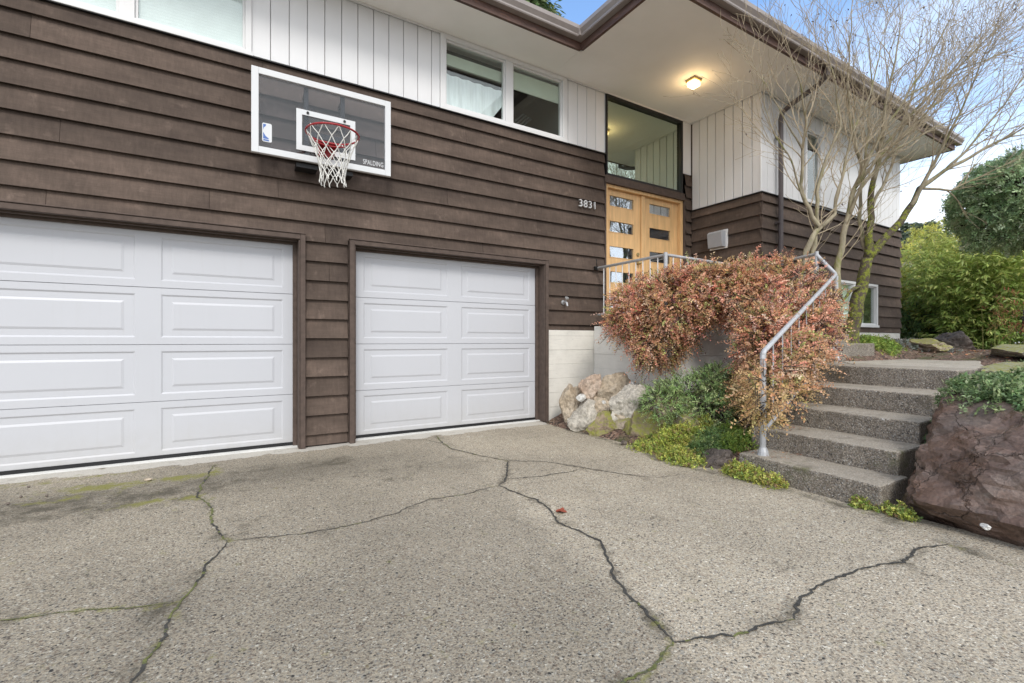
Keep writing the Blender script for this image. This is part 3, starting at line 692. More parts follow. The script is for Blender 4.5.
# soffit, fascia, gutters, roof
so = MB(); so.box(-7, 3.908, 4.733, 5.6, 4.858, 4.876); so.box(3.911, 12.17, 4.733, 5.6, 4.858, 4.876); so.box(3.926, 12.17, 3.392, 4.732, 4.858, 4.876)
so.box(11.7, 12.17, 5.6, 14.5, 4.858, 4.876)
so.build('soffit', M['soffit'], house)
st_ = MB(); st_.box(3.900, 3.918, 4.736, 5.30, 4.8552, 4.8575); st_.build('soffit_seam', M['soffit'], house)
fa = MB()
fa.box(-7, 3.895, 4.70, 4.735, 4.85, 5.06); fa.box(3.895, 3.93, 3.36, 4.70, 4.85, 5.06); fa.box(3.93, 12.2, 3.36, 3.395, 4.85, 5.06); fa.box(12.165, 12.2, 3.395, 14.5, 4.85, 5.06)
fa.build('fascia', M['fascia'], house)
gp = [(0, 0), (.075, 0), (.083, .012), (.083, .03), (.115, .075), (.118, .12), (.108, .12), (.106, .11), (.104, .078), (.0, .078)]
gu = MB(); zg = 4.945
gu.prism([(4.699 - o, zg + z) for o, z in gp], 'x', -7, 3.776); gu.prism([(3.894 - o, zg + z) for o, z in gp], 'y', 3.244, 4.58)
gu.prism([(3.359 - o, zg + z) for o, z in gp], 'x', 3.78, 12.3)
gu.box(3.775, 3.895, 4.58, 4.70, zg, zg + .118)
gut = gu.build('gutter', M['gutter'], house)
dp = MB(); dp.tube([(7.17, 3.30, 4.95), (7.17, 3.32, 4.83), (7.2, 3.45, 4.76), (7.21, 3.85, 4.64), (7.21, 3.96, 4.58), (7.21, 3.985, 4.48), (7.21, 3.985, 1.2)], .036, 10)
for z in (4.2, 2.9, 1.9): dp.box(7.165, 7.255, 3.98, 4.05, z, z + .03)
dp.build('downspout', M['pipe'], gut, smooth=False)
rf = MB()
rf.add([(-7.05, 4.66, 5.062), (3.85, 4.66, 5.062), (3.85, 3.32, 5.062), (12.24, 3.32, 5.062), (12.24, 14.6, 5.062), (-7.05, 14.6, 5.062), (-3, 9.3, 6.2), (8.4, 9.0, 6.25)],
       [(0, 1, 7, 6), (1, 2, 7), (2, 3, 7), (3, 4, 7), (4, 5, 6, 7), (5, 0, 6), (5, 4, 3, 2, 1, 0)])
rf.build('roof', M['roof'], house)

# porch lamp under the soffit
lb = MB(); lb.box(5.64, 5.80, 4.32, 4.48, 4.825, 4.857); lm = lb.build('porch_light', M['brass'], house, bevel=.005)
ls = MB(); ls.prism([(5.655, 4.335), (5.785, 4.335), (5.785, 4.465), (5.655, 4.465)], 'z', 4.755, 4.8245); ls.build('lamp_shade', M['lamp'], lm, bevel=.012)
ld = bpy.data.lights.new('porch_lamp_glow', 'POINT'); ld.energy = 3.2; ld.color = (1, .68, .34); ld.shadow_soft_size = .08
lo = bpy.data.objects.new('porch_lamp_glow', ld); COL.objects.link(lo); lo.parent = lm; lo.location = Vector((5.72, 4.40, 4.69)) - world_loc(lm)

# vent hood on the return wall
vh = MB(); vh.prism([(6.825, 2.62), (6.825, 2.88), (6.74, 2.88), (6.70, 2.85), (6.725, 2.62)], 'y', 4.64, 4.90)
vb = vh.build('vent_hood', M['vent'], house, bevel=.006)
v2 = MB(); v2.box(6.815, 6.832, 4.61, 4.93, 2.60, 2.90); v2.build('mounting_plate', M['frame'], vb)
# hose tap on the siding
sp = MB(); sp.tube([(4.07, 5.31, 1.66), (4.07, 5.25, 1.66), (4.07, 5.22, 1.645), (4.07, 5.205, 1.60)], [.014, .016, .016, .013], 10); sp.tube([(4.07, 5.31, 1.66), (4.07, 5.30, 1.66)], .032, 12)
sp.tube([(4.07, 5.245, 1.67), (4.07, 5.225, 1.71)], .008, 8); sp.tube([(4.07, 5.22, 1.71), (4.07, 5.212, 1.722)], [.03, .028], 10)
sp.build('hose_tap', M['steel'], house, smooth=False)
# house number digits
def text_mesh(body, size, mat, parent, name, loc, ext=.006, rotz=0, xs=1.):
    cu_ = bpy.data.curves.new(name, 'FONT'); cu_.body = body; cu_.size = size; cu_.extrude = ext; cu_.space_character = 1.08
    t = bpy.data.objects.new(name, cu_); COL.objects.link(t)
    dg = bpy.context.evaluated_depsgraph_get(); me_ = bpy.data.meshes.new_from_object(t.evaluated_get(dg))
    bpy.data.objects.remove(t)
    me_.transform(Matrix.Rotation(R(90), 4, 'X') @ Matrix.Diagonal((xs, 1, 1, 1)))
    me_.materials.clear(); me_.materials.append(mat)
    o = bpy.data.objects.new(name, me_); COL.objects.link(o); o.parent = parent; o.location = Vector(loc) - world_loc(parent); return o
nx_ = 4.335
for i, dch in enumerate('3831'): text_mesh(dch, .150, M['num'], house, 'number_digit', (nx_ + i * .088, 5.285, 3.055), .012)

# ------------------------------------------------------------------ basketball hoop
hoop = thing('basketball_hoop', (.87, 5.28, 3.0), 'clear basketball backboard with red rim and white net on the brown garage wall', 'basketball hoop')
yB = 5.10; bx0, bx1, bz0, bz1 = .203, 1.543, 2.917, 3.735
ac = MB(); ac.box(bx0 + .02, bx1 - .02, yB + .008, yB + .02, bz0 + .02, bz1 - .02); bb = ac.build('backboard', M['acrylic'], hoop)
f_ = MB(); w_ = .062
def ring_frame(mb, x0, x1, z0, z1, w, ya, yb):
    mb.box(x0, x0 + w, ya, yb, z0, z1); mb.box(x1 - w, x1, ya, yb, z0, z1); mb.box(x0 + w, x1 - w, ya, yb, z0, z0 + w); mb.box(x0 + w, x1 - w, ya, yb, z1 - w, z1)
ring_frame(f_, bx0, bx1, bz0, bz1, w_, yB - .006, yB + .035); f_.build('board_frame', M['decalw'], bb, bevel=.004)
t_ = MB(); ring_frame(t_, .595, 1.165, 3.02, 3.43, .052, yB + .002, yB + .0075); t_.build('target_square', M['decalw'], bb)
br = MB(); br.box(.675, .715, yB + .06, yB + .10, 2.95, 3.72); br.box(1.03, 1.07, yB + .06, yB + .10, 2.95, 3.72)
br.box(.675, 1.07, yB + .0605, yB + .0995, 3.20, 3.25)
br.box(.675, .715, yB + .10, 5.30, 3.60, 3.64); br.box(1.03, 1.07, yB + .10, 5.30, 3.60, 3.64); br.box(.675, .715, yB + .10, 5.30, 2.97, 3.01); br.box(1.03, 1.07, yB + .10, 5.30, 2.97, 3.01)
br.box(.60, .80, yB + .05, 5.30, 2.865, 2.905); br.box(.95, 1.15, yB + .05, 5.30, 2.865, 2.905)
br.build('wall_bracket', M['black'], hoop)
for x in (.70, 1.055):
    bo = MB(); bo.tube([(x, yB + .008, 3.404), (x, yB - .008, 3.404)], .013, 10); bo.build('bolt', M['bolt'], bb)
rc = Vector((.872, 4.735, 3.09)); rr = .238
rm = MB(); pts = [rc + Vector((math.cos(a), math.sin(a), 0)) * rr for a in np.linspace(0, 2 * math.pi, 49)]; rm.tube(pts, .0095, 8, cap=False)
rm.tube([rc + Vector((math.cos(a) * .21, math.sin(a) * .21 + .0, -.035)) for a in np.linspace(.25 * math.pi, .75 * math.pi, 12)], .006, 6)
rim = rm.build('rim', M['red'], hoop, smooth=True)
rb = MB(); rb.box(.80, .945, yB - .03, yB + .0, 2.99, 3.13)
for sx in (-1, 1): rb.add([(.872 + sx * .06, yB - .03, 3.10), (.872 + sx * .06, yB - .03, 2.99), (.872 + sx * .10, 4.735 + .20, 3.08), (.872 + sx * .055, yB - .03, 3.10), (.872 + sx * .055, yB - .03, 2.99), (.872 + sx * .095, 4.735 + .20, 3.08)], [(0, 1, 2), (3, 5, 4), (0, 2, 5, 3), (1, 4, 5, 2), (0, 3, 4, 1)])
rb.box(.80, .945, yB - .16, yB - .03, 3.082, 3.094)
rb.build('rim_bracket', M['red'], rim)
nt_ = MB(); K = 12; prof = [(.238, 0), (.205, -.085), (.172, -.17), (.142, -.245), (.122, -.32), (.112, -.385), (.120, -.45)]
def netp(k, l):
    a = 2 * math.pi * (k + .5 * (l % 2)) / K; r0, dz = prof[l]
    return rc + Vector((math.cos(a) * r0 + .01 * math.sin(3 * a), math.sin(a) * r0, dz + .012 * math.sin(2 * a + l)))
for l in range(len(prof) - 1):
    for k in range(K):
        p0 = netp(k, l)
        for dk in ((0, -1) if l % 2 == 0 else (0, 1)):
            p1 = netp(k + dk, l + 1); mid = (p0 + p1) / 2 + Vector((0, 0, -.006))
            nt_.tube([p0, mid, p1], .0042, 5, cap=False)
for k in range(K):
    nt_.tube([netp(k, 6), netp(k, 6) + Vector((0, 0, -.02)), netp(k, 6) + Vector((.006, 0, -.028))], .0055, 5)
nt_.build('net', M['net'], hoop, smooth=True)
# stickers
lg = MB(); lx0, lx1, lz0, lz1 = .295, .378, 3.035, 3.215; yl = yB + .006
lg.prism([(lx0 + .01, lz0), (lx1 - .01, lz0), (lx1, lz0 + .01), (lx1, lz1 - .01), (lx1 - .01, lz1), (lx0 + .01, lz1), (lx0, lz1 - .01), (lx0, lz0 + .01)], 'y', yl, yl + .0015)
sk = lg.build('sticker', M['decalw'], bb)
l2 = MB(); l2.prism([(lx0 + .008, lz1 - .012), (lx0 + .034, lz1 - .012), (lx0 + .030, lz1 - .03), (lx0 + .014, lz1 - .045), (lx0 + .008, lz1 - .07)], 'y', yl - .0015, yl - .0003)
l2.prism([(lx0 + .008, lz0 + .09), (lx0 + .03, lz0 + .055), (lx0 + .058, lz0 + .035), (lx0 + .05, lz0 + .028), (lx0 + .008, lz0 + .028)], 'y', yl - .0015, yl - .0003)
l2.prism([(lx0 + .010, lz0 + .008), (lx0 + .058, lz0 + .008), (lx0 + .058, lz0 + .022), (lx0 + .010, lz0 + .022)], 'y', yl - .0015, yl - .0003)
l2.build('sticker_print', M['decalb'], sk)
text_mesh('SPALDING', .072, M['decalw'], bb, 'lettering', (1.245, yB + .006, 3.005), .0006, xs=.62)

# ------------------------------------------------------------------ porch, steps, path
porch = thing('entry_porch', (5.7, 4.6, 1.34), 'raised concrete entry porch with board marked wall behind the rust red shrubs', 'porch')
def formwall(b, x0, x1, y0, y1, z0, z1, face):
    zz = z0; k = 0
    while zz < z1 - .01:
        zt = min(zz + .205, z1); e = (.0, .004, .001, .003)[k % 4]
        if face == 'x': b.box(x0 - e, x1, y0 + .001 * (k % 2), y1, zz, zt - .0015)
        else: b.box(x0, x1, y0 - e, y1, zz, zt - .0015)
        zz = zt; k += 1
b = MB(); formwall(b, 4.63, 4.83, 3.86, 5.285, -.1, 1.33, 'x'); formwall(b, 4.835, 6.30, 3.87, 4.05, -.1, 1.329, 'y')
b.build('planter_wall', M['conc'], porch, bevel=.003)
b = MB(); b.box(4.835, 6.815, 4.055, 5.30, 1.0, 1.325); b.box(6.30, 7.7, 3.45, 4.05, .9, 1.322); b.build('porch_floor', M['path'], porch)
for i, (y0, y1, z1) in enumerate(((2.93, 3.18, 1.08), (3.185, 3.445, 1.21))):
    q = MB(); q.box(6.32, 7.62, y0, y1, .7, z1); q.build('step', M['step'], porch, bevel=.012)
steps = thing('garden_steps', (4.5, 1.9, 0), 'flight of five pebbly grey concrete steps between the boulder and the rust red shrub', 'steps')
WID = [(1.36, 2.40), (1.40, 2.52), (1.42, 2.62), (1.46, 2.70), (1.46, 2.80)]
for k in range(5):
    x0 = STX[k]; x1 = (STX[k + 1] + .06) if k < 4 else 5.90; y0, y1 = WID[k]; sk_ = .07
    q = MB(); zb = -.12 if k == 0 else STZ[k - 1] - .12
    nseg = 14; jit = lambda t: .006 * math.sin(t * 9 + k) + .004 * math.sin(t * 23 + 2 * k)
    top = []; 
    prof = [(x0 + sk_ * (y - 1.4) + jit(y), y) for y in np.linspace(y0, y1, nseg)]
    poly = prof + [(x1 + sk_ * (y1 - 1.4), y1), (x1 + sk_ * (y0 - 1.4), y0)]
    q.prism(poly, 'z', zb, STZ[k]); q.build('step', M['step'], steps, bevel=.014)
pt = MB(); pt.prism([(5.905 + .005, 1.50), (6.5, 1.56), (7.4, 1.82), (8.6, 2.1), (9.3, 2.5), (8.3, 2.78), (7.7, 2.925), (6.31, 2.925), (6.0, 2.8)], 'z', .70, .858)
tag(pt.build('path', M['path'], bevel=.01), kind='structure')

# handrail
hr = thing('handrail', (3.794, 2.243, .17), 'silver pipe handrail with balusters climbing the steps and turning along the porch', 'handrail')
pa, pb = Vector((3.794, 2.243, 0)), Vector((6.277, 2.81, 0)); za, zb_ = 1.022, 1.905
q = MB(); q.tube([(pa.x, pa.y, .168), (pa.x, pa.y, za - .01)], .024, 12); q.tube([(pa.x, pa.y, .166), (pa.x, pa.y, .20), (pa.x, pa.y, .235)], [.046, .040, .027], 12); q.build('post', M['railp'], hr)
q = MB(); q.tube([(pb.x, pb.y, .858), (pb.x, pb.y, zb_ - .01)], .024, 12); q.tube([(pb.x, pb.y, .858), (pb.x, pb.y, .89), (pb.x, pb.y, .93)], [.046, .04, .027], 12); q.build('post', M['railp'], hr)
q = MB(); q.tube([(pa.x - .012, pa.y - .003, za - .06), (pa.x, pa.y, za - .012), (pa.x + .03, pa.y + .008, za + .008), (pb.x - .03, pb.y - .008, zb_), (pb.x, pb.y + .01, zb_ + .02), (6.30, 3.04, 2.19)], .0215, 12); q.build('rail', M['railp'], hr)
q = MB(); q.tube([(pa.x, pa.y, .36), (pb.x, pb.y, 1.06)], .015, 8); q.build('lower_rail', M['railp'], hr)
for i in range(1, 10):
    t = i / 10; p_ = pa.lerp(pb, t); q = MB(); q.tube([(p_.x, p_.y, .36 + .70 * t), (p_.x, p_.y, za + (zb_ - za) * t)], .006, 6); q.build('baluster', M['railp'], hr)
C1 = [(4.69, 5.27, 2.19), (4.69, 4.02, 2.19), (6.20, 4.02, 2.175), (6.56, 3.95, 2.18), (6.30, 3.04, 2.20)]
for (x, y, z) in (C1[1], C1[4]):
    q = MB(); q.tube([(x, y, 1.0), (x, y, z + .03)], .024, 12); q.build('post', M['railp'], hr)
q = MB(); q.tube(C1[:2], .019, 10); q.build('rail', M['steel'], hr)
q = MB(); q.tube(C1[1:4], .02, 10); q.build('rail', M['railp'], hr)
q = MB(); q.tube(C1[3:], .02, 10); q.build('rail', M['railp'], hr)
q = MB(); q.tube([(4.69, 5.27, 1.50), (4.69, 4.02, 1.50)], .015, 8); q.build('lower_rail', M['steel'], hr)
for i in range(1, 10):
    y = 5.27 - i * .125; q = MB(); q.tube([(4.69, y, 1.50), (4.69, y, 2.19)], .0075, 6); q.build('baluster', M['frame'], hr)
for i in range(1, 12):
    x = 4.69 + i * .14; q = MB(); q.tube([(x, 4.02, 1.34), (x, 4.02, 2.17)], .0075, 6); q.build('baluster', M['frame'], hr)
q = MB(); q.box(4.64, 4.70, 5.275, 5.302, 2.165, 2.215); q.tube([(4.66, 5.285, 2.19), (4.63, 5.22, 2.20), (4.60, 5.20, 2.24), (4.60, 5.20, 2.30)], .007, 6); q.build('wall_bracket', M['bolt'], hr)

# ------------------------------------------------------------------ foliage
def unit(a): return a / (np.linalg.norm(a, axis=-1, keepdims=True) + 1e-9)
def leaves_obj(name, P0, D, Nn, ln, wd, col, mat, parent=None, fold=.25):
    """P0 base, D direction, Nn normal, per leaf length / width / colour; each leaf is a folded diamond"""
    n = len(P0); S = unit(np.cross(D, Nn)); Nn = unit(np.cross(S, D))
    ln = np.broadcast_to(ln, n)[:, None]; wd = np.broadcast_to(wd, n)[:, None]
    v = np.empty((n, 4, 3)); mid = P0 + D * ln * .45
    v[:, 0] = P0; v[:, 1] = mid + S * wd * .5 + Nn * wd * fold; v[:, 2] = P0 + D * ln; v[:, 3] = mid - S * wd * .5 + Nn * wd * fold
    off = np.array(world_loc(parent)) if parent else np.zeros(3)
    v = (v - off).reshape(-1, 3)
    me = bpy.data.meshes.new(name); me.vertices.add(4 * n); me.vertices.foreach_set('co', v.astype(np.float32).ravel())
    tri = (np.arange(n)[:, None] * 4 + np.array([0, 1, 2, 0, 2, 3])).ravel()
    me.loops.add(6 * n); me.loops.foreach_set('vertex_index', tri.astype(np.int32))
    me.polygons.add(2 * n); me.polygons.foreach_set('loop_start', np.arange(0, 6 * n, 3, dtype=np.int32))
    me.update(calc_edges=True); me.materials.append(mat)
    ca = me.color_attributes.new('tint', 'FLOAT_COLOR', 'POINT'); c4 = np.ones((n, 4, 4), np.float32); c4[:, :, :3] = col[:, None, :]
    ca.data.foreach_set('color', c4.ravel())
    o = bpy.data.objects.new(name, me); COL.objects.link(o)
    if parent: o.parent = parent
    return o
def palette(n, cols, w, jit=.25):
    c = np.array(cols)[RNG.choice(len(cols), n, p=np.array(w) / np.sum(w))]
    return c * RNG.uniform(1 - jit, 1 + jit, (n, 1)) * RNG.uniform(.92, 1.08, (n, 3))
def lump(p, s): return np.array([mnoise.noise(Vector(q * s)) for q in p])
def sprays(ells, n, per, slen, llen, lwid, cols, wts, out=.7, up=.0, rnd=.7, shell=(.70, 1.06), keep=None, jit=.32, lumpy=.20, clump=4.2, colfn=None, lopen=.9):
    E = np.array(ells); A = (E[:, 3] * E[:, 4] + E[:, 4] * E[:, 5] + E[:, 3] * E[:, 5]); 
    idx = RNG.choice(len(E), n, p=A / A.sum()); d = unit(RNG.normal(size=(n, 3)))
    r = RNG.uniform(*shell, n); base = E[idx, :3] + d * r[:, None] * E[idx][:, [3, 5, 4]]
    lm = lump(base, clump); base += d * (lm * lumpy)[:, None]
    ok = np.ones(n, bool)
    for e in E:
        q = (base - e[:3]) / e[[3, 5, 4]]; ok &= (np.linalg.norm(q, axis=1) > .66)
    if keep is not None: ok &= keep(base)
    base, d, lm = base[ok], d[ok], lm[ok]; n = len(base)
    sd = unit(d * out + unit(RNG.normal(size=(n, 3))) * rnd + np.array([0, 0, up]))
    L_ = slen * RNG.uniform(.6, 1.3, n)
    t = np.tile(np.linspace(.05, 1, per), n); rep = lambda a: np.repeat(a, per, axis=0)
    side = np.tile(np.where(np.arange(per) % 2 == 0, 1., -1.), n)
    D0 = rep(sd); ref = rep(unit(RNG.normal(size=(n, 3)))); S = unit(np.cross(D0, ref))
    droop = np.zeros((n * per, 3)); droop[:, 2] = -.25 * t ** 2 * rep(L_)
    Pp = rep(base) + D0 * (t * rep(L_))[:, None] + droop
    Dl = unit(D0 * .55 + S * (side * lopen)[:, None] + .35 * RNG.normal(size=(n * per, 3)))
    Nl = unit(.5 * np.cross(D0, S) + .6 * RNG.normal(size=(n * per, 3)) + .8 * rep(d) + np.array([0, 0, .7]))
    pc = palette(n, cols, wts, jit)
    if colfn is not None: pc = colfn(base, pc)
    c = rep(pc) * RNG.uniform(.8, 1.2, (n * per, 1))
    sc = RNG.uniform(.7, 1.25, n * per)
    stems = [(base[i], base[i] + sd[i] * L_[i] + np.array([0, 0, -.25 * L_[i]])) for i in range(n)]
    return dict(P=Pp, D=Dl, N=Nl, l=llen * sc, w=lwid * sc, c=c, stems=stems)
def cat(*ss): return {k: (sum((s[k] for s in ss), []) if k == 'stems' else np.concatenate([s[k] for s in ss])) for k in ss[0]}
def foliage(name, s, mat, parent): return leaves_obj(name, s['P'], s['D'], s['N'], s['l'], s['w'], s['c'], mat, parent)
def stems_obj(name, s, roots, parent, frac=.35, r=.004, mat=None):
    b = MB()
    rnd = random.Random(5); roots = [Vector(q) for q in roots]
    for a, c in s['stems']:
        if rnd.random() > frac: continue
        a = Vector(a); c = Vector(c); b.tube([a - (c - a) * .3, a, c], [r, r, r * .5], 4, cap=False)
    for q in roots:
        near = sorted(s['stems'], key=lambda st: (Vector(st[0]) - q).length + rnd.random() * .8)[:26]
        for a, c in near:
            a = Vector(a); m_ = q.lerp(a, .5) + Vector((0, 0, .12 * (a - q).length)) + Vector((rnd.uniform(-.05, .05),) * 3)
            b.tube([q, q.lerp(m_, .5) + Vector((0, 0, .03)), m_, a], [.012, .009, .007, r], 5, cap=False)
    return b.build(name, mat or M['stem'], parent)

RED = [(.76, .34, .24), (.80, .44, .31), (.68, .40, .23), (.76, .52, .26), (.44, .46, .17), (.15, .06, .075), (.85, .62, .48)]
def redcol(b, c):
    k = np.clip((1.15 - b[:, 2]) / .8, 0, 1)[:, None]                # lower shoots stay orange and green, the top is pinker
    lm = (lump(b, 2.5)[:, None] * .5 + .5); g = np.array([.48, .44, .17]); o = np.array([.70, .50, .23])
    f = np.clip(k * .9 + (lm - .5) * 1.1, 0, .8); return c * (1 - f) + (g * lm + o * (1 - lm)) * RNG.uniform(.7, 1.25, (len(b), 1)) * f
def shrub(name, ells, label, cat_, roots, n, group=None, **kw):
    t = thing(name, (roots[0][0], roots[0][1], bed_z(roots[0][0], roots[0][1])), label, cat_, group)
    kws = dict(per=11, slen=.13, llen=.026, lwid=.016, cols=RED, wts=[3, 3, 1.5, 1.8, 1.5, .9, 1.8]); kws.update(kw)
    mat = kws.pop('mat', M['leaf']); fr = kws.pop('frac', .4)
    s = sprays(ells, n, **kws)
    k2 = dict(kws); k2.update(slen=kws['slen'] * 1.5, per=kws['per'] + 3, shell=(.92, 1.04), out=.9, rnd=.6)
    s = cat(s, sprays(ells, n // 8, **k2))
    foliage('foliage', s, mat, t); stems_obj('branches', s, roots, t, fr)
    return t
GA, GB = np.array((4.541, 3.208, 1.059)), np.array((5.698, 4.025, 1.045))
def open_gap(b):
    ab = GB - GA; t = np.clip((b - GA) @ ab / (ab @ ab), 0, 1); return np.linalg.norm(b - (GA + t[:, None] * ab), axis=1) > .30
def bush_keep(b):
    pl = 2.243 + .2285 * (b[:, 0] - 3.794); rz = 1.022 + .3556 * (b[:, 0] - 3.794)      # handrail plane and rail height
    behind = b[:, 1] > pl + .05
    front = (b[:, 1] > pl - np.where(b[:, 0] < 4.5, .26, .15)) & (b[:, 2] < rz - .10) & (b[:, 2] > .47 + .282 * (b[:, 0] - 3.794)) & (b[:, 0] < 6.0)
    return (behind | front) & (b[:, 0] < 6.15) & ((b[:, 0] < 5.72) | (b[:, 2] < 1.88)) & open_gap(b)
BL = [(4.454, 4.255, 1.505, 0.316, 0.304, 0.354), (4.538, 3.853, 1.534, 0.361, 0.373, 0.361), (4.455, 3.903, 1.149, 0.301, 0.289, 0.289), (4.866, 3.654, 1.702, 0.349, 0.289, 0.361), (4.743, 3.845, 1.345, 0.171, 0.245, 0.22), (5.22, 3.497, 1.78, 0.315, 0.243, 0.34)]
BR = [(4.367, 2.553, 0.535, 0.246, 0.246, 0.246), (3.729, 2.18, 0.709, 0.154, 0.202, 0.137), (4.458, 2.38, 0.771, 0.167, 0.241, 0.167), (4.649, 2.697, 1.003, 0.321, 0.462, 0.321), (5.257, 3.24, 1.534, 0.398, 0.445, 0.398), (5.74, 3.064, 1.602, 0.5, 0.524, 0.429), (6.28, 3.203, 1.866, 0.357, 0.383, 0.383), (5.268, 2.707, 1.07, 0.387, 0.494, 0.322), (6.046, 2.901, 1.245, 0.215, 0.502, 0.287), (4.693, 2.553, 0.68, 0.275, 0.295, 0.216), (5.273, 2.669, 0.782, 0.171, 0.235, 0.192), (4.623, 2.807, 0.674, 0.184, 0.266, 0.204)]
shrub('cotoneaster_shrub', BL, 'rust red small leaved shrub spilling over the left corner of the concrete porch wall', 'shrub', [(4.95, 4.3, 1.33), (5.2, 4.2, 1.33)], 7200, colfn=redcol, group='rust red shrubs', keep=open_gap)
shrub('cotoneaster_shrub', BR, 'big rust red small leaved shrub growing through the stair handrail', 'shrub', [(4.7, 3.0, .4), (5.3, 3.1, .6), (5.8, 3.2, .8), (4.4, 2.75, .3)], 10500, colfn=redcol, group='rust red shrubs',
      keep=bush_keep)
GR = [(4.08, 3.547, 0.423, 0.219, 0.131, 0.263), (4.403, 3.409, 0.549, 0.288, 0.188, 0.31), (4.649, 3.259, 0.615, 0.221, 0.21, 0.288), (4.335, 3.157, 0.428, 0.19, 0.105, 0.19)]
GC = [(.30, .44, .16), (.38, .52, .21), (.19, .29, .11), (.52, .62, .30), (.26, .34, .22)]
shrub('juniper_shrub', GR, 'low green spreading shrub between the tan rocks and the rust red shrub', 'shrub', [(4.25, 3.5, .28)], 2600, cols=GC, wts=[3, 3, 2, 2, 1], per=12, slen=.10, llen=.022, lwid=.010, up=.25, mat=M['leaf'])

def mat_plant(name, pts, label, cat_, cols, wts, n, rad, hgt, llen=.016, lwid=.011, per=8, slen=.045, kind=None, zf=bed_z):
    """low mat: little upright sprays over the ground around a chain of points"""
    x0, y0 = pts[0]; t = thing(name, (x0, y0, zf(x0, y0)), label, cat_)
    cs = []; 
    k = RNG.integers(0, len(pts), n); ang = RNG.uniform(0, 2 * math.pi, n); rr_ = np.sqrt(RNG.uniform(0, 1, n)) * rad
    loose = RNG.uniform(size=n) < .16; rr_ = np.where(loose, rr_ * 1.45, rr_)
    bx = np.array(pts)[k, 0] + np.cos(ang) * rr_; by = np.array(pts)[k, 1] + np.sin(ang) * rr_
    lm = lump(np.stack([bx, by, by * 0], 1), 6.)
    hz = hgt * np.clip(1 - (rr_ / rad) ** 2, 0, 1) * (.55 + .7 * RNG.uniform(0, 1, n)) * (1 + .8 * lm)
    base = np.stack([bx, by, np.array([max(zf(x, y), .0) for x, y in zip(bx, by)]) + np.maximum(hz, 0.002)], 1)
    sd = unit(RNG.normal(size=(n, 3)) * .6 + np.array([0, 0, .7])); rep = lambda a: np.repeat(a, per, axis=0)
    tt = np.tile(np.linspace(.1, 1, per), n); side = np.tile(np.where(np.arange(per) % 2 == 0, 1., -1.), n)
    D0 = rep(sd); S = unit(np.cross(D0, rep(unit(RNG.normal(size=(n, 3))))))
    Pp = rep(base) + D0 * (tt * slen)[:, None]; Dl = unit(D0 * .5 + S * side[:, None] + .5 * RNG.normal(size=(n * per, 3)))
    c = rep(palette(n, cols, wts, .3)) * RNG.uniform(.8, 1.2, (n * per, 1)); sc = RNG.uniform(.7, 1.3, n * per)
    leaves_obj('leaf_mat', Pp, Dl, unit(D0 + .5 * RNG.normal(size=Dl.shape)), llen * sc, lwid * sc, c, M['leaf'], t)
    return t
YG = [(.50, .54, .12), (.40, .48, .12), (.64, .62, .18), (.24, .33, .09), (.36, .25, .13)]
BG = [(.17, .27, .10), (.24, .35, .13), (.31, .40, .15), (.13, .20, .09)]
MG = [(.221, .323, .068), (.289, .408, .085), (.170, .255, .068), (.374, .425, .102)]
def gx(l): return [(a[0], a[1]) for a in l]
mat_plant('sedum_mat', gx([(3.733, 3.245, 0), (3.625, 2.984, 0), (3.615, 2.82, 0), (3.732, 3.4, 0)]), 'yellow green sedum edging the driveway below the mossy rocks', 'ground cover', YG, [3, 3, 2, 2, 1], 1500, .17, .07)
mat_plant('sedum_mat', gx([(3.936, 3.166, 0.234), (4.134, 3.104, 0.306), (3.815, 3.24, 0.193), (3.921, 3.058, 0.153)][0:4]), 'mounded yellow sedum under the green spreading shrub', 'ground cover', YG, [4, 3, 3, 1, 1], 1900, .19, .13)
mat_plant('thyme_mat', gx([(3.925, 2.88, 0.089), (4.051, 2.862, 0.155), (3.822, 2.826, -0.001)]), 'blue green creeping mat beside the dark rock', 'ground cover', BG, [2, 3, 2, 1], 1400, .17, .12)
mat_plant('sedum_mat', gx([(4.046, 2.69, 0.186), (4.126, 2.582, 0.215), (4.366, 2.495, 0.205), (4.163, 2.853, 0.222)]), 'fresh green low mat around the foot of the handrail post', 'ground cover', MG, [3, 3, 2, 2], 1700, .18, .09)
mat_plant('sedum_mat', gx([(3.601, 2.279, 0), (3.605, 2.181, 0), (3.638, 2.391, 0), (3.58, 2.046, 0)]), 'golden sedum tuft along the base of the lowest step', 'ground cover', YG, [3, 2, 3, 1, 2], 800, .085, .07)
mat_plant('moss_tuft', gx([(3.642, 1.473, 0), (3.679, 1.386, 0), (3.631, 1.251, 0)]), 'small weedy moss tuft between the lowest step and the boulder', 'ground cover', YG, [2, 3, 1, 3, 2], 420, .055, .035)

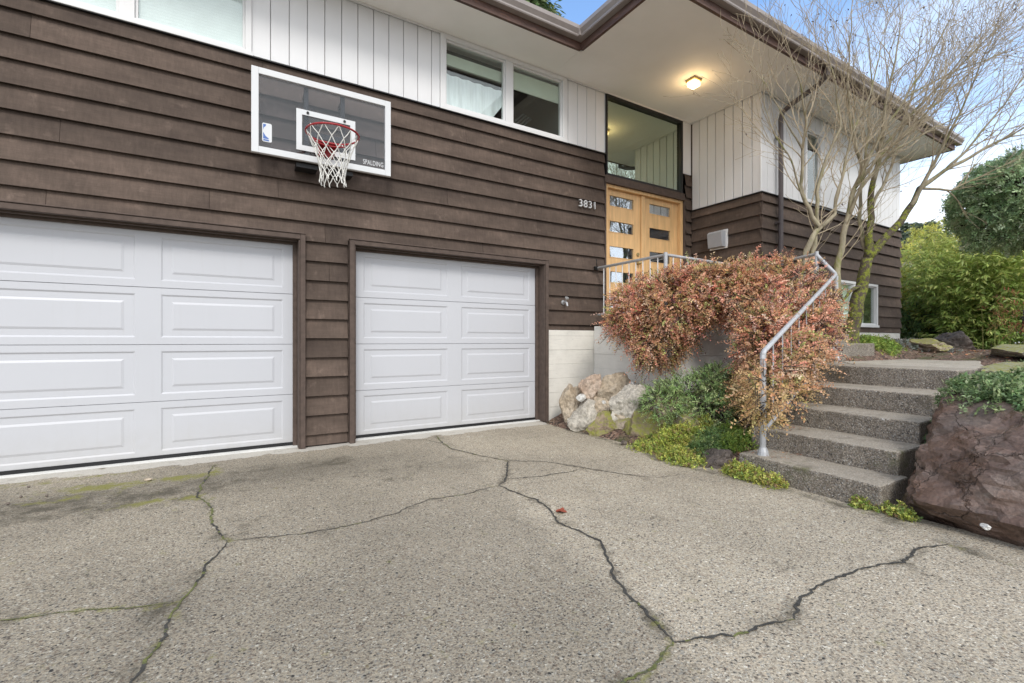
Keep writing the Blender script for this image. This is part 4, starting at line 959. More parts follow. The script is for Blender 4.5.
# leaf litter on the bed and steps, a fallen leaf, pebbles
def litter(name, boxes, n, cols, size, label):
    pts = []
    for (x0, x1, y0, y1, zf) in boxes:
        for _ in range(n):
            x, y = random.uniform(x0, x1), random.uniform(y0, y1); pts.append((x, y, zf(x, y) + random.uniform(.003, .012)))
    pts = np.array(pts); m_ = len(pts); D = unit(RNG.normal(size=(m_, 3)) * np.array([1, 1, .2])); Nn = unit(RNG.normal(size=(m_, 3)) * .35 + np.array([0, 0, 1]))
    o = leaves_obj(name, pts, D, Nn, size * RNG.uniform(.5, 1.3, m_), size * .5 * RNG.uniform(.5, 1.2, m_), palette(m_, cols, [1] * len(cols)), M['litter']); tag(o, label, 'leaf litter', kind='stuff'); return o
LC = [(.300, .135, .083), (.420, .210, .120), (.150, .075, .053), (.450, .330, .210)]
litter('bark_chips', [(3.9, 4.6, 2.5, 3.9, bed_z), (4.6, 5.6, 2.5, 3.8, bed_z), (5.4, 6.9, .6, 1.4, bed_z), (7.0, 11.5, 2.6, 4.0, bed_z), (7.6, 12, .2, 2.6, bed_z)], 420, LC, .05, 'brown bark chips and dead leaves scattered over the planting bed')
litter('dead_leaves', [(STX[k] + .1, STX[k] + .42, WID[k][1] - .35, WID[k][1] - .05, (lambda zz: (lambda x, y: zz))(STZ[k])) for k in range(4)] , 60, LC[:2], .02, 'small brown dead leaves lying on the left ends of the step treads')
lf = MB(); c0 = Vector((1.856, 2.441, 0))
rim_ = [c0 + Vector((math.cos(a) * (.045 if k % 2 else .03), math.sin(a) * (.04 if k % 2 else .022), .012 + .01 * math.sin(2 * a))) for k, a in enumerate(np.linspace(0, 2 * math.pi, 10, endpoint=False))]
lf.add([c0 + Vector((0, 0, .006))] + rim_, [(0, 1 + i, 1 + (i + 1) % 10) for i in range(10)]); lfm = pmat('fallen leaf', (.22, .05, .025), .7, .2, 20)
tag(lf.build('fallen_leaf', lfm), 'single reddish brown leaf lying beside the main driveway crack', 'leaf')

# ------------------------------------------------------------------ rocks
def rock(name, c, rad, mat, label, seed, yaw=0., nplanes=10, rough=.11, sub=4, group=None, planes=None, cat_='rock', tilt=0.):
    rnd = random.Random(seed); bm = bmesh.new(); bmesh.ops.create_icosphere(bm, subdivisions=min(sub + (sub == 4), 7), radius=1)
    pl = planes or []
    if not planes:
        for i in range(nplanes):
            z = 1 - 2 * (i + .5) / nplanes; a = i * 2.39996 + rnd.uniform(-.4, .4); q = math.sqrt(max(0, 1 - z * z))
            pl.append((Vector((q * math.cos(a), q * math.sin(a), z + rnd.uniform(-.2, .2))).normalized(), rnd.uniform(.68, 1.0)))
    if sub >= 6:                                   # many small fracture facets over the main faces
        base_pl = list(pl)
        def r0(d): return min([1.25] + [h_ / d.dot(n_) for n_, h_ in base_pl if d.dot(n_) > .05])
        for _ in range(120):
            q = Vector((rnd.gauss(0, 1), rnd.gauss(0, 1), rnd.gauss(0, 1))).normalized(); p_ = q * r0(q)
            nn = max(base_pl, key=lambda t_: p_.dot(t_[0]) / t_[1])[0]
            nn = (nn + Vector((rnd.gauss(0, .14), rnd.gauss(0, .14), rnd.gauss(0, .14)))).normalized()
            if nn.dot(p_) > .1: pl.append((nn, nn.dot(p_) * rnd.uniform(1.0, 1.03)))
    rot = Matrix.Rotation(yaw, 3, 'Z') @ Matrix.Rotation(tilt, 3, 'X')
    for v in bm.verts:
        d = v.co.normalized(); r_ = 1.25; rb_ = 1.25; nb = len(base_pl) if sub >= 6 else len(pl)
        for k_, (n_, h_) in enumerate(pl):
            dn = d.dot(n_)
            if dn > .05:
                r_ = min(r_, h_ / dn)
                if k_ < nb: rb_ = min(rb_, h_ / dn)
        if sub >= 6: r_ = rb_ * (1 - .10 * math.tanh((1 - r_ / rb_) / .10))
        p = d * r_; s = Vector((seed * 3.1, 0, 0))
        f = 1 + rough * mnoise.noise(p * 2.5 + s) + rough * .5 * mnoise.noise(p * 7 + s) + rough * .25 * mnoise.noise(p * 17 + s)
        if sub >= 6: f += .05 * (1 - abs(mnoise.noise(p * 3.1 + s * 2)) * 2.5) * .5 + .012 * mnoise.noise(p * 40) + .02 * mnoise.noise(p * 21)
        vd = mnoise.voronoi(p * (2.4 if sub >= 6 else 1.6) + s)[0]; f += (.045 if sub >= 6 else .10) * (vd[1] - vd[0]) - .03
        if sub >= 6:
            vd = mnoise.voronoi(p * 7.5 + s)[0]; f += .016 * (vd[1] - vd[0])
        p = p * f; v.co = rot @ Vector((p.x * rad[0], p.y * rad[1], p.z * rad[2]))
    me = bpy.data.meshes.new(name); bm.to_mesh(me); bm.free(); me.materials.append(mat)
    me.polygons.foreach_set('use_smooth', [True] * len(me.polygons))
    try: me.set_sharp_from_angle(angle=R(13 if sub >= 6 else 32))
    except Exception: pass
    o = bpy.data.objects.new(name, me); COL.objects.link(o); o.location = c
    return tag(o, label, cat_, group)
RK = 'rocks edging the left planting bed'
rock('rock', (3.844, 4.861, 0.249), (0.153, 0.157, 0.285), M['r_tan'], 'upright tan rock nearest the garage, against the cream foundation', 1, .4, group=RK)
rock('rock', (4.1, 4.763, 0.453), (0.236, 0.190, 0.217), M['r_pink'], 'rusty pink rock under the gap in the porch wall', 2, .9, group=RK)
rock('rock', (3.924, 4.578, 0.151), (0.271, 0.190, 0.251), M['r_grey'], 'grey rock at the driveway edge below the round white stone', 3, .2, group=RK)
rock('rock', (4.219, 4.457, 0.449), (.235, .19, .25), M['r_tan'], 'blocky tan rock leaning on the porch wall', 4, 1.4, group=RK)
rock('rock', (4.225, 4.102, 0.288), (.325, .23, .275), M['r_grey'], 'largest grey tan rock, left of the green spreading shrub', 5, .5, group=RK)
rock('rock', (3.952, 4.209, 0.067), (.28, .19, .21), M['r_moss'], 'moss covered rock in front of the largest grey tan rock', 6, .1, group=RK)
rock('rock', (4.026, 3.697, 0.108), (.31, .22, .23), M['r_moss'], 'mossy wedge shaped rock beside the yellow sedum', 7, -.6, group=RK)
rock('rock', (4.205, 3.529, 0.339), (.24, .2, .19), M['r_halfmoss'], 'half mossy rock tucked under the green spreading shrub', 8, .8, group=RK)
rock('rock', (3.842, 2.673, 0.011), (0.248, 0.146, 0.137), M['r_dark'], 'dark brown rock at the driveway edge left of the lowest step', 9, .3, group=RK)
rock('rock', (4.416, 3.869, 0.458), (0.165, 0.134, 0.125), M['r_grey'], 'grey rock half hidden behind the green spreading shrub', 10, .3, group=RK)
rock('rock', (4.173, 3.256, 0.239), (.2, .15, .13), M['r_halfmoss'], 'low mossy rock half buried in the yellow sedum', 41, 1.1, group=RK)
rock('rock', (4.065, 4.492, 0.239), (.17, .13, .16), M['r_tan'], 'narrow tan rock wedged between the grey rock and the largest grey tan rock', 42, 2.1, group=RK)
SB = 'small stones packed into the left rock bank'
for i, (c_, r_, mt) in enumerate((( (3.837, 4.689, 0.092), .10, 'r_grey'), ((4.122, 4.574, 0.366), .10, 'r_tan'), ((3.999, 4.123, 0.219), .11, 'r_tan'), ((4.027, 3.988, 0.13), .13, 'r_halfmoss'), ((3.842, 4.335, 0.058), .09, 'r_grey'), ((3.941, 3.982, -0.012), .09, 'r_moss'), ((4.325, 4.1, 0.403), .12, 'r_pink'), ((4.209, 3.761, 0.274), .13, 'r_tan'), ((3.986, 4.891, 0.408), .10, 'r_tan'))):
    rock('stone', c_, (r_ * 1.2, r_, r_ * .9), M[mt], 'small rough stone packed between the larger rocks beside the single garage door', 50 + i, i * .9, 9, .12, 3, group=SB, cat_='stone')
rock('stone', (3.838, 4.63, 0.391), (.075, .06, .055), M['r_white'], 'round white stone sitting on the rocks by the garage', 11, 0, 20, .03, 3, cat_='stone')
rock('stone', (4.315, 4.223, 0.54), (.085, .07, .07), M['r_white'], 'angular white stone at the top of the rock edging by the wall', 12, .5, 10, .05, 3, cat_='stone')
rock('stone', (4.041, 4.448, 0.335), (.05, .05, .035), M['r_white'], 'pale flat chip wedged between the grey and pink rocks', 13, .5, 10, .05, 3, cat_='stone')
rock('pebble', (*(3.637, 3.675, 0)[:2], .022), (.04, .035, .03), M['r_dark'], 'small dark reddish pebble on the driveway by the mossy rocks', 14, 0, 12, .1, 2, cat_='pebble')
rock('pebble', (*(3.506, 2.886, 0)[:2], .012), (.022, .018, .014), M['r_white'], 'tiny white pebble on the driveway below the sedum', 15, 0, 12, .1, 2, cat_='pebble')
rock('pebble', (*(-0.531, 4.696, 0)[:2], .012), (.03, .02, .014), M['r_tan'], 'tiny tan chip lying in the moss before the wide garage door', 16, 0, 12, .1, 2, cat_='pebble')
for i, (gx_, gy_, _) in enumerate(((-1.266, 4.502, 0), (-1.276, 4.941, 0), (-1.243, 4.655, 0), (-1.093, 4.589, 0))):
    rock('pebble', (gx_, gy_, .01), (.012 - .001 * i, .011, .008), M['r_dark'], 'dark pebble on the driveway before the wide garage door', 17 + i, 0, 12, .1, 2, cat_='pebble', group='dark pebbles near the wide garage door')
# the big basalt boulder right of the steps
BPL = [(Vector((-.95, .0, .32)).normalized(), .76), (Vector((-.30, -.22, .93)).normalized(), .64), (Vector((-.62, .62, .40)).normalized(), .88), (Vector((-.10, 1, .12)).normalized(), .86),
       (Vector((0, 0, -1)), .9), (Vector((1, 0, .2)).normalized(), 1.), (Vector((-.75, .15, -.60)).normalized(), .78), (Vector((-.80, -.35, .48)).normalized(), .78), (Vector((-.2, -1, .3)).normalized(), .95), (Vector((-.55, .3, .77)).normalized(), .80)]
rock('boulder', (4.27, .38, .22), (.90, 1.22, .70), M['boulder'], 'huge wet dark brown boulder right of the steps', 31, .06, rough=.06, sub=6, planes=BPL, cat_='boulder')
rock('pebble', (*(3.404, 0.818, 0)[:2], .14), (.035, .02, .012), M['r_white'], 'white scrap of stone on the low ledge of the huge boulder', 33, .4, 10, .15, 3, cat_='pebble')
rock('rock', (6.35, 1.22, .85), (.62, .27, .06), M['r_flat'], 'flat pale stone lying at the right edge of the landing', 34, .1, group='flat stones by the path')
rock('rock', (8.9, 1.75, .96), (.75, .40, .10), M['r_flat'], 'long low lichened stone behind the landing near the bamboo', 35, .3, group='flat stones by the path')
rock('rock', (9.6, 3.0, 1.02), (.45, .3, .12), M['r_halfmoss'], 'low mossy rock beside the house corner bed', 36, .7, group='flat stones by the path')
rock('rock', (11.6, 3.2, 1.05), (.30, .25, .22), M['r_dark'], 'dark round rock in front of the bamboo', 37, .2)

# ground cover on the right bed
BO = [o for o in COL.objects if o.name == 'boulder'][0]
def zr(x, y):
    ok_, hit, _, _ = BO.ray_cast(Vector((x, y, 3)) - BO.location, Vector((0, 0, -1)))
    return max(bed_z(x, y), hit.z + BO.location.z - .01 if ok_ else -1)
GCR = [(.20, .30, .13), (.28, .38, .17), (.13, .20, .09), (.40, .47, .26)]
mat_plant('juniper_mat', [(4.42, .98), (4.60, 1.12), (4.5, .7), (4.7, .85), (4.9, 1.1), (4.75, .5), (5.0, .8), (5.2, 1.15), (4.62, .3), (5.1, .4), (5.35, .9), (4.35, .72), (4.42, .45), (4.38, .2), (4.3, .5), (4.6, .1)], 'lush green ground cover draped over the top of the huge boulder', 'ground cover', GCR, [3, 3, 2, 2], 8200, .22, .065, .030, .014, 9, .06, zf=zr)
mat_plant('juniper_mat', [(6.0, 1.12), (6.4, .8), (6.9, 1.1), (7.4, .95), (6.6, .4), (7.9, 1.3)], 'sparse green ground cover beyond the flat pale stone', 'ground cover', GCR, [3, 2, 2, 2], 1300, .3, .05, .022, .012, 8, .05)
mat_plant('fern_patch', gx([(8.517, 3.365, 1.02), (8.558, 3.223, 0.99), (8.126, 3.135, 0.937)]), 'green leafy weeds at the foot of the bare tree', 'ground cover', MG, [2, 3, 1, 2], 900, .24, .10, .03, .016, 8, .07)
mat_plant('heath_patch', gx([(9.309, 3.234, 0.951), (9.781, 3.182, 0.93), (9.98, 3.061, 0.914)]), 'silvery grey low plants beside the path behind the steps', 'ground cover', [(.28, .30, .27), (.20, .22, .18), (.35, .35, .33), (.2, .12, .07)], [3, 2, 2, 1], 1200, .3, .06, .03, .014, 8, .06)

# ------------------------------------------------------------------ the bare tree
TREE = {'trunk': [(7.587, 3.205, 1.113, 0.09), (7.625, 3.158, 1.552, 0.078), (7.675, 3.105, 1.975, 0.066), (7.712, 3.059, 2.282, 0.06)], 'limbs': [[(7.712, 3.059, 2.282, 0.052), (7.724, 3.028, 2.602, 0.046), (7.736, 3.02, 2.953, 0.04), (7.76, 3.006, 3.233, 0.034), (7.726, 2.91, 3.754, 0.026), (7.665, 2.83, 4.327, 0.018), (7.66, 2.716, 4.88, 0.011), (7.717, 2.681, 5.416, 0.006)], [(7.712, 3.059, 2.282, 0.056), (7.868, 2.94, 2.489, 0.052), (8.06, 2.823, 2.756, 0.046), (8.204, 2.736, 2.981, 0.04), (8.324, 2.663, 3.262, 0.032), (8.494, 2.443, 3.478, 0.024), (8.828, 2.122, 3.741, 0.017), (9.137, 1.818, 3.968, 0.011), (9.398, 1.542, 4.134, 0.006)], [(8.204, 2.736, 2.981, 0.03), (8.257, 2.587, 3.34, 0.024), (8.363, 2.405, 3.782, 0.018), (8.461, 2.229, 4.276, 0.012), (8.552, 2.056, 4.886, 0.008), (8.581, 1.922, 5.344, 0.005)], [(7.071, 3.191, 1.644, 0.045), (7.118, 3.162, 2.053, 0.042), (7.153, 3.141, 2.352, 0.038), (7.234, 3.092, 2.829, 0.033), (7.259, 3.018, 3.153, 0.03), (7.282, 2.946, 3.405, 0.026), (6.996, 2.944, 3.874, 0.018), (6.771, 2.905, 4.317, 0.012), (6.691, 2.837, 4.892, 0.008), (6.712, 2.824, 5.331, 0.005)], [(7.282, 2.946, 3.405, 0.022), (7.488, 2.82, 3.834, 0.018), (7.651, 2.604, 4.319, 0.013), (7.933, 2.433, 4.846, 0.009), (8.158, 2.296, 5.347, 0.005)], [(7.259, 3.018, 3.153, 0.022), (7.195, 2.765, 3.462, 0.018), (7.513, 2.454, 3.87, 0.013), (7.817, 2.152, 4.327, 0.009), (8.159, 1.827, 4.704, 0.005)], [(6.341, 3.284, 1.749, 0.042), (6.429, 3.23, 2.294, 0.036), (6.496, 3.189, 2.476, 0.034), (6.596, 3.129, 2.593, 0.03), (6.496, 3.189, 2.735, 0.027), (6.418, 3.237, 2.904, 0.025), (6.333, 3.23, 3.121, 0.022), (6.239, 3.17, 3.531, 0.017), (6.166, 3.097, 3.864, 0.013), (5.946, 3.056, 4.218, 0.009), (5.76, 3.052, 4.485, 0.006)], [(6.596, 3.129, 2.593, 0.026), (6.74, 3.041, 2.761, 0.022), (6.784, 3.014, 3.073, 0.019), (6.873, 2.96, 3.397, 0.016), (6.826, 2.872, 3.743, 0.012), (6.905, 2.707, 4.201, 0.009), (7.012, 2.641, 4.766, 0.006)], [(6.549, 3.216, 2.278, 0.032), (6.616, 3.175, 2.67, 0.026), (6.529, 3.169, 3.047, 0.022), (6.597, 3.07, 3.469, 0.018), (6.695, 2.951, 3.832, 0.014), (6.54, 2.928, 4.327, 0.01), (6.422, 3.0, 4.892, 0.006)], [(6.418, 3.237, 2.904, 0.016), (6.152, 3.223, 3.303, 0.011), (5.786, 3.27, 3.655, 0.008), (5.583, 3.276, 3.975, 0.006), (5.455, 3.237, 4.282, 0.005)], [(6.239, 3.17, 3.531, 0.012), (5.841, 3.178, 3.817, 0.008), (5.585, 3.216, 4.106, 0.006), (5.404, 3.268, 4.318, 0.004)], [(7.234, 3.092, 2.829, 0.022), (7.211, 2.872, 3.237, 0.018), (7.295, 2.587, 3.551, 0.014), (7.602, 2.283, 3.787, 0.009), (7.895, 1.988, 3.988, 0.006)], [(7.736, 3.02, 2.953, 0.022), (8.085, 2.925, 3.551, 0.018), (8.329, 2.894, 4.166, 0.014), (8.64, 2.822, 4.871, 0.01), (8.703, 2.784, 5.532, 0.006)], [(8.324, 2.663, 3.262, 0.02), (8.708, 2.429, 3.233, 0.014), (9.164, 2.152, 3.486, 0.009), (9.644, 1.86, 3.767, 0.006)], [(7.663, 3.112, 1.904, 0.03), (7.371, 3.126, 1.791, 0.022), (7.221, 3.159, 1.676, 0.014), (7.14, 3.172, 1.782, 0.01)], [(7.726, 2.91, 3.754, 0.02), (7.898, 2.688, 4.122, 0.016), (8.175, 2.403, 4.544, 0.012), (8.44, 2.125, 4.952, 0.009), (8.692, 1.854, 5.344, 0.006)], [(8.494, 2.443, 3.478, 0.018), (8.712, 2.193, 3.85, 0.014), (8.919, 1.95, 4.276, 0.01), (9.06, 1.748, 4.688, 0.007), (9.08, 1.618, 5.02, 0.005)], [(7.651, 2.604, 4.319, 0.012), (8.102, 2.33, 4.622, 0.009), (8.415, 2.023, 4.76, 0.007), (8.858, 1.753, 4.955, 0.005)], [(7.712, 3.059, 2.282, 0.03), (7.777, 3.171, 2.779, 0.025), (7.86, 3.18, 3.298, 0.02), (7.934, 3.134, 4.021, 0.015), (7.983, 3.104, 4.744, 0.01), (7.934, 3.134, 5.54, 0.006)]]}
tree = thing('bare_tree', TREE['trunk'][0][:3], 'leafless multi stemmed tree with mossy trunk in front of the white wing', 'tree')
tb = MB()
def jitter(nodes, amp=.05):
    """resample a limb with gentle kinks"""
    out = []
    for (a, b_) in zip(nodes[:-1], nodes[1:]):
        n_ = max(2, int(math.dist(a[:3], b_[:3]) / .09))
        for i in range(n_):
            t = i / n_; p = Vector(a[:3]).lerp(Vector(b_[:3]), t); r_ = a[3] + (b_[3] - a[3]) * t
            k = amp * min(1, .4 + r_ * 8)
            out.append((p + Vector((hn(p.x * 1 + p.z, p.y, 4, 1), hn(p.y + p.z, p.x, 4, 2), hn(p.x, p.z, 4, 3))) * k, r_ * (1 + .12 * hn(p.z, p.x, 13, 4))))
    out.append((Vector(nodes[-1][:3]), nodes[-1][3])); return out
tr_ = jitter(TREE['trunk']); base = tr_[0]
tb.tube([base[0] + Vector((0, 0, -.25)), base[0] + Vector((0, 0, -.05))] + [p for p, r_ in tr_], [.14, .115] + [r_ * 1.15 for p, r_ in tr_], 12)
for i in (0, 1):
    tr2 = jitter(TREE['limbs'][i]); k = [q for q in tr2 if q[1] > .032]; tb.tube([p for p, r_ in k], [r_ * 1.05 for p, r_ in k], 10)
tr2 = jitter(TREE['limbs'][14]); tb.tube([p for p, r_ in tr2], [r_ for p, r_ in tr2], 8)
tb.build('trunk', M['mossbark'], tree, smooth=True)
lbm = MB(); twm = MB(); limb_pts = []
for li, nodes in enumerate(TREE['limbs']):
    if li == 14: continue
    j = jitter(nodes); k = [q for q in j if not (li < 2 and q[1] > .034)]
    if li > 1: k = [(p, r_ * .98) for p, r_ in k]
    if li in (3, 6, 8): k = [(k[0][0] + Vector((.0, .0, -.75)), k[0][1] * 1.15)] + k
    lbm.tube([p for p, r_ in k], [r_ for p, r_ in k], 8)
    limb_pts.append(k)
lbm.build('limbs', M['bark'], tree, smooth=True)
rt = random.Random(4)
RIGHT = Vector((.8545, -.5195, 0)); FWD = Vector((.5195, .8545, 0))
tips = []
def grow(p, d, r_, length, depth):
    n_ = max(3, int(length / .09)); pts = [p.copy()]; rs = [r_]; q = p.copy(); dd = d.normalized()
    for i in range(n_):
        dd = (dd + Vector((rt.gauss(0, .10), rt.gauss(0, .10), rt.gauss(.03, .09)))).normalized()
        q = q + dd * (length / n_); pts.append(q.copy()); rs.append(max(.0020, r_ * (1 - .75 * (i + 1) / n_)))
        if depth > 0 and i > 0 and rt.random() < (.62 if depth == 2 else .48):
            s = dd.cross(Vector((rt.gauss(0, 1), rt.gauss(0, 1), rt.gauss(0, 1)))).normalized()
            nd = (dd * .85 + s * rt.uniform(.4, .75) + Vector((0, 0, .10))).normalized()
            grow(q, nd, max(.0028, rs[-1] * .62), length * rt.uniform(.32, .62), depth - 1)
    twm.tube(pts, rs, 4 if r_ < .006 else 5, cap=False); tips.append(q)
for li, k in enumerate(limb_pts):
    L_ = len(k)
    for i in range(3, L_):
        p, r_ = k[i]
        if p.z < 1.75 or (li in (9, 10) and rt.random() < .5): continue
        pr = .38 if r_ > .02 else .74
        if rt.random() > pr: continue
        dd = (k[min(i + 1, L_ - 1)][0] - k[i - 1][0]).normalized()
        s = dd.cross(Vector((rt.gauss(0, 1), rt.gauss(0, 1), rt.gauss(0, 1)))).normalized()
        hz = max(0, (p.z - 2.5) / 3)
        nd = (dd * .8 + s * .62 + Vector((0, 0, .22)) + RIGHT * (.42 if k[-1][0].dot(RIGHT) > 5.1 else .12) * rt.random() - FWD * .12 * rt.random())
        grow(p, nd, min(r_ * .6, .0085), rt.uniform(.55, 1.25) * (1 if r_ < .02 else .8), 2)
    grow(k[-1][0], (k[-1][0] - k[-3][0]), .0055, rt.uniform(.5, .9), 2)
twm.build('twigs', M['twig'], tree)
tp = np.array([t for t in tips if rt.random() < .10]); nn_ = len(tp)
leaves_obj('withered_leaves', tp, unit(RNG.normal(size=(nn_, 3)) + np.array([0, 0, -.6])), unit(RNG.normal(size=(nn_, 3))), .035, .018, palette(nn_, [(.05, .03, .03), (.09, .05, .04)], [1, 1]), M['leaf'], tree)

# ------------------------------------------------------------------ evergreen planting on the right
def conifer_crown(name, ells, loc, trunk, label, cat_, n, cols, wts, group=None, **kw):
    t = thing(name, loc, label, cat_, group)
    kws = dict(per=10, slen=.13, llen=.045, lwid=.018, cols=cols, wts=wts, up=.15); kws.update(kw); mat = kws.pop('mat', M['leaf'])
    s = sprays(ells, n, **kws); foliage('crown', s, mat, t)
    b = MB()
    for tr in trunk: b.tube([q[:3] for q in tr], [q[3] for q in tr], 8)
    rnd = random.Random(9); q0 = Vector(trunk[0][-1][:3])
    for a, c in s['stems']:
        if rnd.random() < .05:
            a = Vector(a); src = Vector(trunk[0][-1][:3]).lerp(Vector(trunk[0][len(trunk[0]) // 2][:3]), rnd.random()); b.tube([src, src.lerp(a, .5) + Vector((0, 0, .05)), a], [.03, .018, .006], 5, cap=False)
    b.build('trunk', M['stem'], t, smooth=True); return t
TP = [(10.165, 2.012, 3.198, 0.864, 0.64, 0.834), (10.762, 1.766, 3.303, 0.816, 0.634, 0.786)]
conifer_crown('clipped_conifer', TP, (10.75, 1.55, .95), [[(10.75, 1.55, .8, .11), (10.65, 1.6, 1.6, .09), (10.5, 1.75, 2.4, .08), (10.4, 1.85, 3.0, .05)]], 'rounded clipped evergreen with flat dark underside at the right edge', 'tree', 13000,
              [(.36, .50, .28), (.47, .61, .35), (.23, .34, .18), (.58, .69, .43), (.64, .70, .52)], [3, 3, 2, 1.2, .6], keep=lambda b: b[:, 2] > 2.42 + .10 * lump(b, 2.), shell=(.84, 1.02), lumpy=.24, clump=3.4, slen=.10, up=.0)
def bamboo(loc, r, h, label, n, cols, wts, culms=26, group='bamboo clumps by the path', llen=.13):
    t = thing('bamboo_clump', loc, label, 'bamboo', group); b = MB(); P_, D_, C_ = [], [], []
    rnd = random.Random(int(loc[0] * 100 + loc[1] * 10)); tops = []
    for i in range(culms):
        a = rnd.uniform(0, 6.28); q = r * .55 * math.sqrt(rnd.random()); x, y = loc[0] + q * math.cos(a), loc[1] + q * math.sin(a)
        hh = h * rnd.uniform(.65, 1.05); lean = Vector((math.cos(a), math.sin(a), 0)) * rnd.uniform(.2, .75) * r * .9
        pts = [Vector((x, y, loc[2] - .1)) + Vector((0, 0, hh * s)) + lean * s * s for s in np.linspace(0, 1, 8)]
        b.tube(pts, [.012 * (1 - .7 * s) for s in np.linspace(0, 1, 8)], 5, cap=False); tops.append(pts)
    for k in range(n):
        pts = tops[rnd.randrange(len(tops))]; s = (rnd.random() ** .7) * 6.99; i = int(s); p = pts[i].lerp(pts[min(i + 1, 7)], s - i)
        d = Vector((rnd.gauss(0, 1), rnd.gauss(0, 1), rnd.uniform(-.2, .6))).normalized(); br_ = rnd.uniform(.1, .42)
        q = p + d * br_; b2 = rnd.randint(4, 7)
        for m_ in range(b2):
            e = (d * .5 + Vector((rnd.gauss(0, .6), rnd.gauss(0, .6), -.55 + rnd.gauss(0, .3)))).normalized()
            P_.append(q + d * .03 * m_); D_.append(e)
    P_ = np.array(P_); D_ = np.array(D_); m_ = len(P_)
    C_ = palette(m_, cols, wts, .25)
    hz = np.clip((P_[:, 2] - loc[2]) / h, 0, 1.1)[:, None]; C_ = C_ * (1 - .55 * hz ** 2) + np.array([.58, .58, .15]) * (.55 * hz ** 2) * RNG.uniform(.6, 1.3, (m_, 1))   # young yellow leaves at the top
    leaves_obj('foliage', P_, D_, unit(RNG.normal(size=(m_, 3)) + np.array([0, 0, 1.])), llen * RNG.uniform(.7, 1.3, m_), .036 * llen / .13 * RNG.uniform(.8, 1.3, m_), C_, M['leaf'], t)
    b.build('culms', M['culm'], t); return t
BC = [(.30, .43, .11), (.42, .53, .15), (.20, .30, .08), (.56, .60, .20)]
bamboo((14.9, 3.5, .95), 1.5, 2.75, 'tall arching bamboo clump directly under the clipped evergreen', 5200, BC, [3, 3, 2, 2], 40)
bamboo((16.4, 2.2, .95), 1.4, 2.4, 'bamboo clump at the right edge of the photo', 3600, BC, [3, 3, 2, 1], 28)
bamboo((15.6, 5.1, .95), 1.3, 3.1, 'yellower bamboo clump behind, nearest the house corner', 2400, [(.38, .40, .09), (.50, .47, .11), (.24, .30, .07)], [3, 3, 1], 28)
LG = [(.120, .200, .070), (.180, .280, .100), (.260, .360, .120), (.080, .140, .060)]
def E_(c, *rs): return tuple(c) + rs
conifer_crown('laurel_shrub', [E_((15.179, 4.815, 1.598), .65, .55, .65), E_((15.526, 4.37, 1.389), .55, .42, .55), E_((15.121, 5.084, 1.399), .5, .4, .5)], (15.244, 4.775, 1.011), [[(*(15.244, 4.775, 0.934), .04), (*(15.244, 4.775, 1.522), .03)]], 'dark green leafy shrub low against the house corner', 'shrub', 1500, LG, [3, 3, 2, 1], llen=.10, lwid=.035, slen=.2, per=8, mat=M['leaf'])
conifer_crown('laurel_shrub', [E_((19.5, 2.2, 1.6), .9, 1.4, .8), E_((19.2, 1.0, 1.7), .9, 1.3, .9), E_((19.8, 3.6, 1.6), .8, 1.2, .8)], (19.5, 2.2, 1.0), [[(19.5, 2.2, .9, .06), (19.5, 2.2, 1.8, .04)]], 'dim green hedge shrub showing through the stems of the bamboo', 'shrub', 1500, LG, [3, 3, 2, 1], llen=.12, lwid=.05, slen=.25, per=8, mat=M['leaf'])
conifer_crown('yellow_shrub', [E_((21.38, 6.897, 3.862), 1.0, .8, .9), E_((23.292, 6.904, 4.79), 1.1, .8, .9), E_((20.978, 7.141, 3.139), .8, .7, .8), E_((24.012, 6.467, 4.407), .9, .8, .9)], (*(21.596, 6.765, 1.149)[:2], 1.0), [[(*(21.596, 6.765, 1.149), .06), (*(21.596, 6.765, 2.958), .05), (*(21.596, 6.765, 4.043), .03)]], 'pale yellow green shrub beyond the bamboo', 'shrub', 1500, [(.60, .58, .12), (.48, .50, .10), (.66, .62, .22)], [3, 2, 2], llen=.10, lwid=.04, slen=.25, per=7, mat=M['leaf'])
conifer_crown('grey_shrub', [E_((18.755, 6.152, 2.741), .7, .8, .6), E_((18.646, 6.218, 2.102), .6, .5, .6)], (*(18.755, 6.152, 1.209)[:2], 1.0), [[(*(18.755, 6.152, 1.209), .05), (*(18.755, 6.152, 2.422), .03)]], 'dusty grey twiggy shrub between the house corner and the bamboo', 'shrub', 700, [(.40, .40, .37), (.52, .52, .49), (.30, .30, .27)], [2, 2, 1], llen=.07, lwid=.02, slen=.25, per=7, mat=M['leaf'])
conifer_crown('red_shrub', [E_((12.297, 2.471, 1.637), .30, .30, .30), E_((12.421, 2.396, 1.222), .25, .2, .25)], (*(12.421, 2.396, 1.041)[:2], .95), [[(*(12.421, 2.396, 0.986), .02), (*(12.359, 2.434, 1.493), .015)]], 'thin reddish shrub at the right edge in front of the bamboo', 'shrub', 160, [(.40, .15, .08), (.30, .20, .07), (.16, .17, .05)], [3, 2, 1], llen=.06, lwid=.02, slen=.2, per=7, mat=M['leaf'])
